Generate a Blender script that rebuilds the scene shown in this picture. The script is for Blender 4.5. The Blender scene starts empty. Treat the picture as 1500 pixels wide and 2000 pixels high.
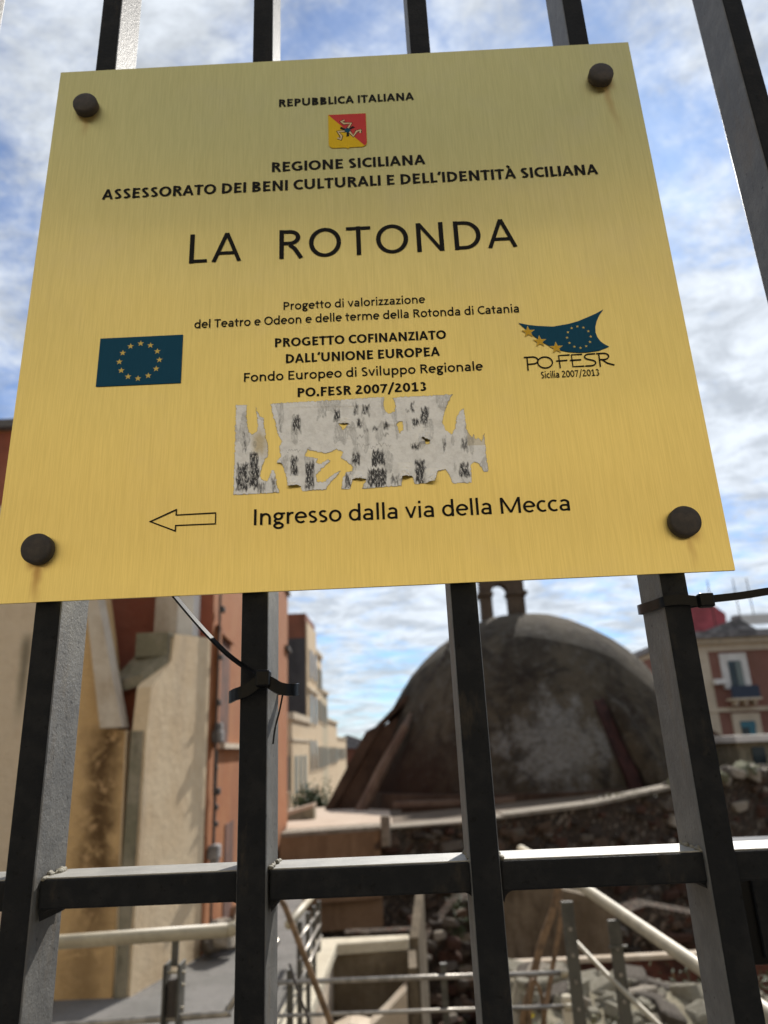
import bpy, bmesh, math, random
from mathutils import Vector, Matrix, noise
random.seed(7)
R = math.radians
S = bpy.context.scene
COL = S.collection

# ------------------------------------------------------------------ camera, sky, sun
cam_d = bpy.data.cameras.new('camera'); cam = bpy.data.objects.new('camera', cam_d); COL.objects.link(cam)
S.camera = cam
cam.location = (0, -0.46546, 1.55)
yaw, pitch, roll = R(-0.633), R(18.448), R(-2.480)
F = Vector((math.sin(yaw)*math.cos(pitch), math.cos(yaw)*math.cos(pitch), math.sin(pitch)))
Rt = Vector((math.cos(yaw), -math.sin(yaw), 0)); Up = Rt.cross(F)
R2 = math.cos(roll)*Rt + math.sin(roll)*Up; U2 = -math.sin(roll)*Rt + math.cos(roll)*Up
cam.rotation_euler = Matrix((R2, U2, -F)).transposed().to_euler()
cam_d.sensor_fit = 'VERTICAL'; cam_d.sensor_height = 36; cam_d.lens = 36*1387/2000
cam_d.clip_start = 0.02; cam_d.clip_end = 3000
cam_d.dof.use_dof = True; cam_d.dof.focus_distance = 0.50; cam_d.dof.aperture_fstop = 7.4
S.view_settings.view_transform = 'Standard'; S.view_settings.look = 'None'
S.view_settings.gamma = 1; S.view_settings.use_curve_mapping = False
S.view_settings.exposure = 0.28

SUN = Vector((0.36, 1.0, 0.85)).normalized()
sun_el = math.asin(SUN.z); sun_az = math.atan2(SUN.x, SUN.y)
sl = bpy.data.lights.new('sun', 'SUN'); sl.energy = 5.0; sl.angle = R(0.6); sl.color = (1, .95, .87)
so = bpy.data.objects.new('sun', sl); COL.objects.link(so)
so.rotation_euler = (-SUN).to_track_quat('-Z', 'Y').to_euler()

W = bpy.data.worlds.new('World'); S.world = W; W.use_nodes = True
wt = W.node_tree; wn = wt.nodes; wl = wt.links; wn.clear()
def wnode(t, **k):
    n = wn.new(t)
    for a, b in k.items(): setattr(n, a, b)
    return n
def wmath(op, a, b=None, c=None, clamp=False):
    n = wnode('ShaderNodeMath', operation=op, use_clamp=clamp)
    for i, v in enumerate((a, b, c)):
        if v is None: continue
        if isinstance(v, (int, float)): n.inputs[i].default_value = v
        else: wl.new(v, n.inputs[i])
    return n.outputs[0]
sky = wnode('ShaderNodeTexSky', sky_type='NISHITA', sun_disc=False, sun_elevation=sun_el, sun_rotation=sun_az)
sky.air_density = 1.0; sky.dust_density = 0.3; sky.ozone_density = 2.0
tc = wnode('ShaderNodeTexCoord'); sep = wnode('ShaderNodeSeparateXYZ'); wl.new(tc.outputs['Generated'], sep.inputs[0])
zc = wmath('ADD', wmath('MAXIMUM', sep.outputs[2], 0.0), 0.16)
cx = wmath('DIVIDE', sep.outputs[0], zc); cy = wmath('DIVIDE', sep.outputs[1], zc)
comb = wnode('ShaderNodeCombineXYZ'); wl.new(cx, comb.inputs[0]); wl.new(cy, comb.inputs[1])
mp = wnode('ShaderNodeMapping'); mp.inputs['Rotation'].default_value = (0, 0, R(25)); mp.inputs['Scale'].default_value = (1.0, 1.25, 1)
mp.inputs['Location'].default_value = (3.5, 1.2, 0)
wl.new(comb.outputs[0], mp.inputs[0])
def wnoise(scale, det, rough, dist=0.0, off=None):
    n = wnode('ShaderNodeTexNoise'); n.inputs['Scale'].default_value = scale; n.inputs['Detail'].default_value = det
    n.inputs['Roughness'].default_value = rough; n.inputs['Distortion'].default_value = dist
    wl.new(mp.outputs[0], n.inputs['Vector']); return n.outputs[0]
n1 = wnoise(1.6, 10, 0.66, 0.35); n2 = wnoise(7.5, 8, 0.72, 0.5); n3 = wnoise(0.55, 2, 0.5)
f = wmath('ADD', wmath('MULTIPLY', n1, 0.95), wmath('ADD', wmath('MULTIPLY', n2, 0.42), wmath('MULTIPLY', n3, 0.55)))
mr = wnode('ShaderNodeMapRange', interpolation_type='SMOOTHSTEP'); wl.new(f, mr.inputs[0])
mr.inputs[1].default_value = 0.77; mr.inputs[2].default_value = 1.02
mr.inputs[3].default_value = 0.20; mr.inputs[4].default_value = 0.93
# underside modelling of the cloud sheet: slightly grey in its thick parts
cr = wnode('ShaderNodeMapRange', interpolation_type='SMOOTHSTEP'); wl.new(wnoise(4.5, 9, 0.7, 0.4), cr.inputs[0])
cr.inputs[1].default_value = 0.35; cr.inputs[2].default_value = 0.65; cr.inputs[3].default_value = 4.9; cr.inputs[4].default_value = 8.3
cc = wnode('ShaderNodeVectorMath', operation='SCALE'); cc.inputs[0].default_value = (0.94, 1.0, 1.06)
sd = wnode('ShaderNodeVectorMath', operation='DOT_PRODUCT'); wl.new(tc.outputs['Generated'], sd.inputs[0]); sd.inputs[1].default_value = tuple(SUN)
fwd = wmath('POWER', wmath('MULTIPLY_ADD', sd.outputs['Value'], 0.5, 0.5), 1.5)      # thin cloud is brighter towards the sun
wl.new(wmath('MULTIPLY', cr.outputs[0], wmath('MULTIPLY_ADD', fwd, 0.53, 0.50)), cc.inputs['Scale'])
bl = wnode('ShaderNodeVectorMath', operation='MULTIPLY'); wl.new(sky.outputs[0], bl.inputs[0]); bl.inputs[1].default_value = (0.50, 0.76, 1.08)
mix = wnode('ShaderNodeMix', data_type='RGBA'); wl.new(mr.outputs[0], mix.inputs['Factor'])
wl.new(bl.outputs[0], mix.inputs['A']); wl.new(cc.outputs[0], mix.inputs['B'])
bg = wnode('ShaderNodeBackground'); bg.inputs[1].default_value = 0.105; wl.new(mix.outputs['Result'], bg.inputs[0])
out = wnode('ShaderNodeOutputWorld'); wl.new(bg.outputs[0], out.inputs[0])

# ------------------------------------------------------------------ helpers
def link(o, parent=None):
    COL.objects.link(o)
    if parent is not None:
        o.parent = parent
    return o
LOC = {}
def thing(name, label, cat, loc=(0, 0, 0), group=None):
    o = bpy.data.objects.new(name, None); o.empty_display_size = 0.1
    link(o); o.location = loc; LOC[o.name] = Vector(loc)
    o['label'] = label; o['category'] = cat
    if group: o['group'] = group
    return o
def wloc(o):
    p = Vector((0, 0, 0))
    while o is not None:
        p += Vector(o.location); o = o.parent
    return p
def build(name, verts, faces, mat, parent=None, smooth=False, label=None, kind=None, bevel=0, origin=None, mats=None, fmat=None):
    base = wloc(parent) if parent is not None else Vector((0, 0, 0))
    org = Vector(origin) if origin is not None else base
    me = bpy.data.meshes.new(name)
    me.from_pydata([tuple(Vector(v)-org) for v in verts], [], faces)
    bm = bmesh.new(); bm.from_mesh(me); bmesh.ops.recalc_face_normals(bm, faces=bm.faces)
    if bevel:
        eds = [e for e in bm.edges if len(e.link_faces) == 2 and e.calc_face_angle(0) > 0.5]
        bmesh.ops.bevel(bm, geom=eds, offset=bevel, segments=2, affect='EDGES', profile=0.5)
    bm.to_mesh(me); bm.free()
    for m in (mats or [mat]): me.materials.append(m)
    if fmat:
        for p, i in zip(me.polygons, fmat): p.material_index = i
    if smooth:
        for p in me.polygons: p.use_smooth = True
    o = bpy.data.objects.new(name, me); link(o, parent); o.location = org-base
    if label: o['label'] = label
    if kind: o['kind'] = kind
    return o
def tag(o, label, cat, group=None):
    o['label'] = label; o['category'] = cat
    if group: o['group'] = group
    return o
class MB:
    def __init__(s): s.v = []; s.f = []
    def add(s, v, f):
        n = len(s.v); s.v += [tuple(p) for p in v]; s.f += [tuple(i+n for i in q) for q in f]; return s
    def box(s, x0, x1, y0, y1, z0, z1):
        v = [(x, y, z) for z in (z0, z1) for y in (y0, y1) for x in (x0, x1)]
        return s.add(v, [(0, 2, 3, 1), (4, 5, 7, 6), (0, 1, 5, 4), (2, 6, 7, 3), (0, 4, 6, 2), (1, 3, 7, 5)])
    def prism(s, pts, d):
        """pts: planar polygon of 3d points, d: extrusion vector"""
        n = len(pts); d = Vector(d); a = [Vector(p) for p in pts]; b = [p+d for p in a]
        return s.add(a+b, [tuple(range(n)), tuple(range(2*n-1, n-1, -1))]+[(i, (i+1) % n, n+(i+1) % n, n+i) for i in range(n)])
    def tube(s, pts, r, n=14, caps=True):
        pts = [Vector(p) for p in pts]; rings = []
        rr = r if isinstance(r, (list, tuple)) else [r]*len(pts)
        up = Vector((0.13, 0.21, 1)).normalized()
        for i, p in enumerate(pts):
            t = (pts[min(i+1, len(pts)-1)]-pts[max(i-1, 0)]).normalized()
            a = t.cross(up)
            if a.length < .1: a = t.cross(Vector((1, 0, 0)))
            a.normalize(); b = t.cross(a)
            rings.append([p+(a*math.cos(2*math.pi*k/n)+b*math.sin(2*math.pi*k/n))*rr[i] for k in range(n)])
        v = [q for g in rings for q in g]; fs = []
        for i in range(len(pts)-1):
            for k in range(n): fs.append((i*n+k, i*n+(k+1) % n, (i+1)*n+(k+1) % n, (i+1)*n+k))
        if caps: fs += [tuple(range(n-1, -1, -1)), tuple(range((len(pts)-1)*n, len(pts)*n))]
        return s.add(v, fs)
    def ribbon(s, pts, wd, w, t):
        """flat strap along pts; wd: width direction per point"""
        pts = [Vector(p) for p in pts]; v = []
        for i, p in enumerate(pts):
            tg = (pts[min(i+1, len(pts)-1)]-pts[max(i-1, 0)]).normalized()
            a = Vector(wd[i] if isinstance(wd, list) else wd); a = (a-tg*a.dot(tg)).normalized(); b = tg.cross(a)
            v += [p+a*w/2+b*t/2, p-a*w/2+b*t/2, p-a*w/2-b*t/2, p+a*w/2-b*t/2]
        fs = []
        for i in range(len(pts)-1):
            for k in range(4): fs.append((i*4+k, i*4+(k+1) % 4, (i+1)*4+(k+1) % 4, (i+1)*4+k))
        n = len(pts)-1; fs += [(3, 2, 1, 0), (4*n, 4*n+1, 4*n+2, 4*n+3)]
        return s.add(v, fs)
    def go(s, name, mat, parent=None, **k): return build(name, s.v, s.f, mat, parent, **k)
def smooth_path(p, n=6):
    p = [Vector(q) for q in p]; o = []
    for i in range(len(p)-1):
        a = p[max(i-1, 0)]; b = p[i]; c = p[i+1]; d = p[min(i+2, len(p)-1)]
        for k in range(n):
            t = k/n; o.append(0.5*((2*b)+(c-a)*t+(2*a-5*b+4*c-d)*t*t+(-a+3*b-3*c+d)*t**3))
    return o+[p[-1]]

# ------------------------------------------------------------------ materials
class Mat:
    def __init__(s, name, rough=0.85, metal=0.0, spec=0.5):
        s.m = bpy.data.materials.new(name); s.m.use_nodes = True; s.t = s.m.node_tree
        s.b = s.t.nodes['Principled BSDF']; s.b.inputs['Roughness'].default_value = rough
        s.b.inputs['Metallic'].default_value = metal; s.b.inputs['Specular IOR Level'].default_value = spec
        s.tc = s.n('ShaderNodeTexCoord'); s.co = s.tc.outputs['Object']
    def n(s, t, **k):
        n = s.t.nodes.new(t)
        for a, b in k.items(): setattr(n, a, b)
        return n
    def l(s, a, b): s.t.links.new(a, b)
    def map(s, scale, loc=(0, 0, 0)):
        m = s.n('ShaderNodeMapping'); m.inputs['Scale'].default_value = scale; m.inputs['Location'].default_value = loc
        s.l(s.co, m.inputs[0]); return m.outputs[0]
    def noise(s, scale, detail=5, rough=0.6, vec=None, dist=0):
        n = s.n('ShaderNodeTexNoise'); n.inputs['Scale'].default_value = scale; n.inputs['Detail'].default_value = detail
        n.inputs['Roughness'].default_value = rough; n.inputs['Distortion'].default_value = dist
        s.l(vec if vec is not None else s.co, n.inputs['Vector']); return n.outputs[0]
    def rng(s, v, a, b, c=0.0, d=1.0):
        n = s.n('ShaderNodeMapRange', interpolation_type='SMOOTHSTEP'); s.l(v, n.inputs[0])
        for i, q in enumerate((a, b, c, d)): n.inputs[i+1].default_value = q
        return n.outputs[0]
    def math(s, op, a, b=None, clamp=False):
        n = s.n('ShaderNodeMath', operation=op, use_clamp=clamp)
        for i, v in enumerate((a, b)):
            if v is None: continue
            if isinstance(v, (int, float)): n.inputs[i].default_value = v
            else: s.l(v, n.inputs[i])
        return n.outputs[0]
    def mix(s, f, a, b):
        n = s.n('ShaderNodeMix', data_type='RGBA')
        if isinstance(f, (int, float)): n.inputs['Factor'].default_value = f
        else: s.l(f, n.inputs['Factor'])
        for k, v in (('A', a), ('B', b)):
            if isinstance(v, tuple): n.inputs[k].default_value = (*v, 1)
            else: s.l(v, n.inputs[k])
        return n.outputs['Result']
    def color(s, c):
        if isinstance(c, tuple): s.b.inputs['Base Color'].default_value = (*c, 1)
        else: s.l(c, s.b.inputs['Base Color'])
        return s
    def bump(s, h, strength=0.5, dist=0.01):
        n = s.n('ShaderNodeBump'); n.inputs['Strength'].default_value = strength; n.inputs['Distance'].default_value = dist
        s.l(h, n.inputs['Height']); s.l(n.outputs[0], s.b.inputs['Normal']); return s
    def xyz(s):
        n = s.n('ShaderNodeSeparateXYZ'); s.l(s.co, n.inputs[0]); return n.outputs

def plaster(name, c1, c2, dark, scale=1.0, stain=0.5, bump=0.5, rough=0.92, streak=True):
    m = Mat(name, rough, spec=0.2)
    a = m.noise(1.3*scale, 6, 0.65); b = m.noise(9*scale, 5, 0.7)
    st = m.noise(1.0, 5, 0.65, m.map((2.6*scale, 2.6*scale, 0.5*scale if streak else 2.2*scale), (3, 1, 7)))
    c = m.mix(m.rng(a, 0.35, 0.65), c1, c2)
    c = m.mix(m.math('MULTIPLY', m.rng(st, 0.5, 0.72), stain), c, dark)
    c = m.mix(m.math('MULTIPLY', m.rng(b, 0.48, 0.7), 0.3*stain+0.08), c, dark)
    m.color(c); m.bump(m.math('ADD', b, m.math('MULTIPLY', m.noise(45*scale, 3, 0.6), 0.4)), bump, 0.02); return m.m
def plain(name, c, rough=0.6, metal=0.0, var=0.15, scale=20, bump=0.2, dist=0.002, spec=0.5):
    m = Mat(name, rough, metal, spec); n = m.noise(scale, 5, 0.6)
    d = tuple(x*(1-var*2) for x in c)
    m.color(m.mix(m.rng(n, 0.4, 0.65), c, d)); m.bump(n, bump, dist); return m.m

M = {}
M['cream'] = plaster('cream_plaster', (.68, .57, .43), (.62, .50, .36), (.24, .17, .10), 1.2, 0.5)
M['terra'] = plaster('terracotta_plaster', (.31, .115, .045), (.34, .145, .062), (.20, .085, .05), 1.5, 0.6)
M['redwall'] = plaster('dark_red_plaster', (.28, .085, .05), (.33, .12, .075), (.17, .065, .045), 1.2, 0.6)
M['moss_stone'] = plaster('mossy_coping_stone', (.30, .26, .19), (.20, .18, .12), (.07, .065, .045), 3, 0.8)
M['pale'] = plaster('pale_plaster', (.70, .56, .38), (.62, .47, .30), (.35, .27, .2), 1.5, 0.35)
M['coping'] = plaster('buttress_coping', (.60, .52, .42), (.5, .41, .31), (.3, .22, .15), 2.5, 0.5)
M['tan'] = plaster('tan_render', (.30, .19, .11), (.25, .155, .09), (.14, .08, .045), 1.5, 0.6)
M['ochre'] = plaster('ochre_facade', (.56, .475, .33), (.50, .42, .285), (.32, .26, .18), 0.6, 0.3)
M['black_side'] = plaster('dark_grey_party_wall', (.085, .08, .08), (.06, .056, .058), (.03, .03, .03), 0.6, 0.5)
M['brownred'] = plaster('brown_red_render', (.26, .10, .06), (.2, .085, .055), (.09, .045, .03), 0.6, 0.5)
M['trim'] = plaster('cream_trim', (.66, .56, .42), (.58, .48, .35), (.3, .24, .17), 1, 0.4)
M['white_trim'] = plaster('white_trim', (.78, .75, .70), (.7, .66, .6), (.4, .37, .33), 1, 0.3)
M['facade_red'] = plaster('red_facade', (.24, .11, .082), (.28, .14, .105), (.2, .1, .07), 0.5, 0.5)
M['asphalt'] = plaster('grey_paving', (.15, .145, .135), (.19, .18, .17), (.08, .075, .07), 2, 0.4, streak=False)
M['dirt'] = plaster('dark_earth', (.10, .075, .05), (.15, .11, .075), (.045, .038, .028), 1.5, 0.7, 0.9, streak=False)
M['mortar'] = plaster('dark_mortar', (.085, .065, .05), (.12, .09, .065), (.035, .028, .02), 3, 0.7, 1.0, streak=False)
m = Mat('fine_rubble_masonry', 0.95, spec=0.15)
vo = m.n('ShaderNodeTexVoronoi'); vo.inputs['Scale'].default_value = 13; vo.inputs['Randomness'].default_value = 1
nz = m.noise(5, 4, 0.6); vm = m.n('ShaderNodeVectorMath', operation='ADD'); m.l(m.co, vm.inputs[0])
cbn = m.n('ShaderNodeCombineXYZ'); m.l(nz, cbn.inputs[0]); m.l(nz, cbn.inputs[2]); m.l(cbn.outputs[0], vm.inputs[1]); m.l(vm.outputs[0], vo.inputs['Vector'])
sepc = m.n('ShaderNodeSeparateColor'); m.l(vo.outputs['Color'], sepc.inputs[0])
c = m.mix(sepc.outputs[0], (.06, .045, .035), (.17, .125, .09)); c = m.mix(m.rng(sepc.outputs[1], .75, .95), c, (.34, .285, .225)); c = m.mix(m.rng(sepc.outputs[2], .8, .9), c, (.12, .05, .03))
c = m.mix(m.rng(vo.outputs['Distance'], .35, .65), c, (.055, .045, .036)); c = m.mix(m.math('MULTIPLY', m.rng(m.noise(.9, 6, .7), .45, .65), .6), c, (.06, .045, .032))
m.color(c); m.bump(m.math('SUBTRACT', m.noise(20, 4, .6), vo.outputs['Distance']), 0.9, 0.05); M['rubble'] = m.m
M['capstone'] = plaster('weathered_capstone', (.36, .31, .25), (.27, .235, .185), (.12, .11, .075), 5, .7, .9, streak=False)
M['roof'] = plaster('pinkish_roof_paving', (.50, .40, .31), (.43, .33, .25), (.3, .21, .15), 1.2, 0.4, streak=False)
M['concrete'] = plaster('pale_concrete', (.62, .56, .44), (.54, .48, .37), (.25, .21, .15), 4, 0.4, streak=False)
M['pitwall'] = plaster('stained_pit_render', (.20, .16, .11), (.13, .10, .065), (.05, .038, .026), 2.5, 0.8)
M['glass'] = plain('dark_window_glass', (.03, .045, .05), 0.15, 0, 0.2, 3, 0.02)
M['shutter'] = plain('grey_green_shutter', (.20, .24, .22), 0.7)
M['teal'] = plain('teal_blind', (.06, .19, .24), 0.7)
M['navy'] = plain('dark_blue_balcony_panel', (.03, .045, .075), 0.6)
M['recess'] = plain('dark_recess', (.13, .045, .022), 0.95, 0, 0.3, 6)
M['redpaint'] = plain('pink_red_roof_hut', (.50, .10, .11), 0.8, 0, 0.2, 1)
M['far_grey'] = plain('grey_roof', (.28, .26, .25), 0.9, 0, 0.3, 2)
M['cable'] = plain('dark_cable', (.06, .05, .045), 0.8)
M['rust_rod'] = plain('rusty_iron', (.20, .12, .06), 0.8, 0, 0.25, 30, 0.5)
M['corten'] = plain('rusted_sheet', (.11, .035, .022), 0.85, 0, 0.3, 8, 0.4)
M['leaf'] = plain('grey_green_foliage', (.09, .125, .055), 0.7, 0, 0.3, 3, 0)
M['leaf2'] = plain('dry_foliage', (.16, .15, .07), 0.7, 0, 0.3, 3, 0)
M['flower'] = plain('yellow_petals', (.75, .6, .03), 0.6, 0, 0.1, 30, 0)
M['steel'] = plain('weathered_beige_pipe', (.42, .36, .25), 0.5, 0.0, 0.12, 14, 0.15, 0.001)
M['steel_rod'] = plain('dull_steel', (.34, .31, .27), 0.4, 0.6, 0.2, 25, 0.15, 0.001)
M['post'] = plain('galvanised_post', (.085, .08, .066), 0.6, 0.1, 0.2, 18, 0.2, 0.001)
M['tie'] = plain('black_nylon', (.003, .003, .0035), 0.3, 0, 0.05, 200, 0.05, 0.0002, 0.16)

# dome: weathered dark render, pale lichen bloom
m = Mat('weathered_dome_render', 0.95, spec=0.15)
a = m.noise(0.55, 7, 0.68, dist=0.3); b = m.noise(3.2, 6, 0.72); x, y, z = m.xyz()
vs = m.noise(1.0, 6, 0.65, m.map((1.6, 1.6, 0.35), (9, 2, 1)))
c = m.mix(m.rng(a, 0.38, 0.62), (.052, .041, .028), (.105, .084, .056))
c = m.mix(m.math('MULTIPLY', m.rng(vs, 0.50, 0.70), 0.85), c, (.030, .020, .014))
# pale lichen patch low on the near face
dx = m.math('ABSOLUTE', m.math('ADD', x, 0.1)); dz = m.math('ABSOLUTE', m.math('ADD', z, -1.5))
patch = m.math('SUBTRACT', 1.0, m.math('ADD', m.math('MULTIPLY', dx, 0.33), m.math('MULTIPLY', dz, 0.36)), clamp=True)
pf = m.math('MULTIPLY', m.rng(m.math('ADD', m.math('MULTIPLY', patch, 0.62), m.math('MULTIPLY', m.noise(1.7, 8, 0.75, dist=.4), 1.1)), 0.74, 0.98), 0.8)
c = m.mix(m.math('MULTIPLY', pf, m.rng(m.noise(7, 8, .8), .38, .60, .35, 1)), c, (.27, .26, .235))
c = m.mix(m.math('MULTIPLY', m.rng(b, 0.5, 0.66), 0.4), c, (.15, .14, .12))
mot = m.noise(1.05, 9, 0.78, dist=.5)
c = m.mix(m.math('MULTIPLY', m.rng(mot, 0.50, 0.62), 0.75), c, (.028, .022, .016))
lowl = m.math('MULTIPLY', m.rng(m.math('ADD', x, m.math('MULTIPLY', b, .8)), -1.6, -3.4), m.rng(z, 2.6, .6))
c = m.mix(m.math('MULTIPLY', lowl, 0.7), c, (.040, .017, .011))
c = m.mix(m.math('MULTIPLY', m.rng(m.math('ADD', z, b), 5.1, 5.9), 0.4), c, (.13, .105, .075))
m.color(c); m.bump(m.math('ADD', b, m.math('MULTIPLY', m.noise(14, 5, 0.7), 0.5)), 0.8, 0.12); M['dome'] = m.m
M['dome_dark'] = plaster('dark_brown_buttress', (.095, .06, .04), (.06, .037, .025), (.022, .015, .011), 1.2, 0.6)
M['dome_edge'] = plaster('buttress_edge', (.20, .14, .10), (.14, .09, .065), (.06, .04, .028), 1.2, 0.5)
M['dome_red'] = plain('dark_red_recess_shade', (.045, .014, .010), .95, 0, .3, 4)  # shade of the groove beside the dome rib, put into the colour
M['belfry'] = plaster('belfry_stone', (.13, .095, .065), (.09, .065, .045), (.04, .03, .02), 2, 0.6)

# gate paint: dark satin paint, pitted, dust where it catches
m = Mat('dark_gate_paint', 0.6, spec=0.09)
g = m.noise(900, 3, 0.6); g2 = m.noise(60, 5, 0.65); g3 = m.noise(7, 4, 0.6)
c = m.mix(m.rng(g2, 0.42, 0.66), (.010, .011, .013), (.016, .0165, .018))
c = m.mix(m.math('MULTIPLY', m.rng(m.noise(34, 5, 0.7, m.map((1, 1, 0.35))), 0.58, 0.74), 0.5), c, (.06, .048, .034))
c = m.mix(m.math('MULTIPLY', m.rng(m.noise(260, 2, 0.5), 0.66, 0.72), 0.6), c, (.004, .004, .004))
m.color(c); m.l(m.rng(g3, 0.3, 0.7, 0.52, 0.66), m.b.inputs['Roughness'])
m.bump(m.math('ADD', m.math('MULTIPLY', g, 0.6), m.noise(420, 4, 0.65)), 0.55, 0.0006); M['gate'] = m.m
# worn paint for the narrow bar flanks, sunlit grey put into its colour
m = Mat('sunlit_flank_paint', 0.55, spec=0.5)
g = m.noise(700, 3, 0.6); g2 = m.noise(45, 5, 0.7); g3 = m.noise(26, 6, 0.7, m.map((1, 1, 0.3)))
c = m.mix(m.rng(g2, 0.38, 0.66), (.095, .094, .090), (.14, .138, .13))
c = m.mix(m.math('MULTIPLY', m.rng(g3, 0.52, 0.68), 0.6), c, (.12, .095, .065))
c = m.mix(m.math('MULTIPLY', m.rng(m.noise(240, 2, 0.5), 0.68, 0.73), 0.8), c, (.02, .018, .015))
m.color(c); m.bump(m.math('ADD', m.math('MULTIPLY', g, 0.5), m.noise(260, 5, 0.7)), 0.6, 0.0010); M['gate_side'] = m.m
# dusty upper sides of the rail
m = Mat('dusty_gate_paint', 0.5, spec=0.6)
g = m.noise(800, 3, 0.7); g2 = m.noise(40, 5, 0.7)
m.color(m.mix(m.rng(g2, 0.3, 0.7), (.33, .32, .29), (.22, .215, .195))); m.bump(g, 0.5, 0.0007); M['dust'] = m.m
M['weld'] = plain('dirty_weld', (.20, .18, .13), 0.7, 0, 0.25, 200, 0.8, 0.002)

# brass plate
m = Mat('brushed_brass', 0.34, 1.0)
m.co = m.map((1, 1, 1), (0, .37, 0)); m_xyz = None
grain = m.noise(1.0, 3, 0.6, m.map((1900, 1, 40))); grain2 = m.noise(1.0, 4, 0.65, m.map((420, 1, 6), (5, 0, 0)))
x, y, z = m.xyz()
c = m.mix(m.rng(grain, 0.3, 0.7), (.73, .60, .235), (.655, .535, .20))
c = m.mix(m.math('MULTIPLY', m.rng(grain2, 0.52, 0.75), 0.25), c, (.58, .46, .17))
c = m.mix(m.math('MULTIPLY', m.rng(m.noise(9, 5, 0.65), 0.5, 0.75), 0.18), c, (.62, .50, .30))
# rust runs below each cap (x, top z, length, half width, strength) in plate space
tot = None
for bx, bz, ln, hw, stg in ((-.246, 2.078, .022, .0035, .5), (.199, 2.082, .062, .0036, .5), (-.2425, 1.682, .030, .0042, .7), (.2005, 1.680, .022, .003, .35)):
    wob = m.math('MULTIPLY', m.math('SUBTRACT', m.noise(60, 2, 0.5), 0.5), 0.006)
    slope = 0.10 if bx > 0 and bz > 2 else 0.0
    xc = m.math('ADD', m.math('SUBTRACT', x, bx), m.math('MULTIPLY', m.math('SUBTRACT', z, bz), slope))
    fx = m.rng(m.math('ABSOLUTE', m.math('ADD', xc, wob)), 0.0, hw*1.3, 1, 0)
    fz = m.math('MULTIPLY', m.rng(z, bz-ln-.008, bz-.004, 0, 1), m.rng(z, bz+.004, bz+.010, 1, 0))
    wid = m.math('MULTIPLY', m.rng(m.math('ABSOLUTE', xc), 0.004, 0.011, 1, 0), m.rng(z, bz-.010, bz-.001, 0, 1))
    wid = m.math('MULTIPLY', wid, m.rng(z, bz+.006, bz+.012, 1, 0))
    q = m.math('MULTIPLY', m.math('MAXIMUM', m.math('MULTIPLY', fx, fz), wid), stg)
    tot = q if tot is None else m.math('MAXIMUM', tot, q)
c = m.mix(tot, c, (.33, .15, .035))
m.color(c)
m.l(m.math('SUBTRACT', 1.0, m.math('MULTIPLY', tot, 0.6)), m.b.inputs['Metallic'])
m.l(m.rng(m.noise(14, 4, 0.6), 0.3, 0.7, 0.295, 0.335), m.b.inputs['Roughness'])
m.b.inputs['Anisotropic'].default_value = 0.92
m.b.inputs['Anisotropic Rotation'].default_value = 0.0
tg = m.n('ShaderNodeTangent', direction_type='UV_MAP', uv_map='UVMap'); m.l(tg.outputs[0], m.b.inputs['Tangent'])
bp1 = m.n('ShaderNodeBump'); bp1.inputs['Strength'].default_value = 0.12; bp1.inputs['Distance'].default_value = 0.0004; m.l(grain, bp1.inputs['Height'])
m.l(bp1.outputs[0], m.b.inputs['Normal']); M['brass'] = m.m
def ink(name, c, rough=0.45):
    m = Mat(name, 0.6, spec=0.12); m.color(m.mix(m.math('MULTIPLY', m.rng(m.noise(1.0, 3, 0.6, m.map((1500, 1, 60))), 0.45, 0.8), 0.4), c, tuple(q*1.4+0.006 for q in c))); return m.m
M['ink'] = ink('black_engraved_paint', (.007, .0065, .006)); M['blue'] = ink('petrol_blue_paint', (.004, .055, .105))
M['gold'] = ink('gold_star_paint', (.58, .44, .12)); M['star'] = ink('deep_gold_paint', (.55, .33, .03))
M['red'] = ink('crest_red', (.46, .045, .045)); M['yellow'] = ink('crest_yellow', (.60, .40, .015)); M['skin'] = ink('crest_flesh', (.60, .47, .28))
m = Mat('rusted_cap_metal', 0.62, 0.2, 0.5); q = m.noise(160, 5, 0.65)
m.color(m.mix(m.rng(q, 0.35, 0.7), (.026, .022, .020), (.048, .037, .030))); m.bump(q, 0.4, 0.0012); M['cap'] = m.m
m = Mat('torn_label_paper', 0.85, spec=0.25)
at_ = m.n('ShaderNodeAttribute'); at_.attribute_name = 'print'; sp = m.n('ShaderNodeSeparateColor'); m.l(at_.outputs['Color'], sp.inputs[0])
c = m.mix(m.rng(m.noise(120, 5, 0.7), 0.4, 0.7), (.84, .845, .85), (.70, .70, .70))
c = m.mix(sp.outputs[1], c, (.60, .52, .36))
c = m.mix(sp.outputs[2], c, (.86, .85, .82))
fine = m.rng(m.noise(1.0, 3, 0.65, m.map((1300, 1, 300))), 0.33, 0.50)
c = m.mix(m.math('MULTIPLY', m.math('MULTIPLY', sp.outputs[0], fine), 0.96), c, (.022, .022, .026))
ed_ = m.n('ShaderNodeAttribute'); ed_.attribute_name = 'torn_edge'
c = m.mix(m.math('MULTIPLY', m.math('MULTIPLY', ed_.outputs['Fac'], m.rng(m.noise(90, 3, .6), .35, .55, .25, 1)), 0.75), c, (.16, .125, .07))
m.color(c); m.bump(m.noise(420, 4, 0.7), 0.5, 0.0008); M['paper'] = m.m

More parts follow.
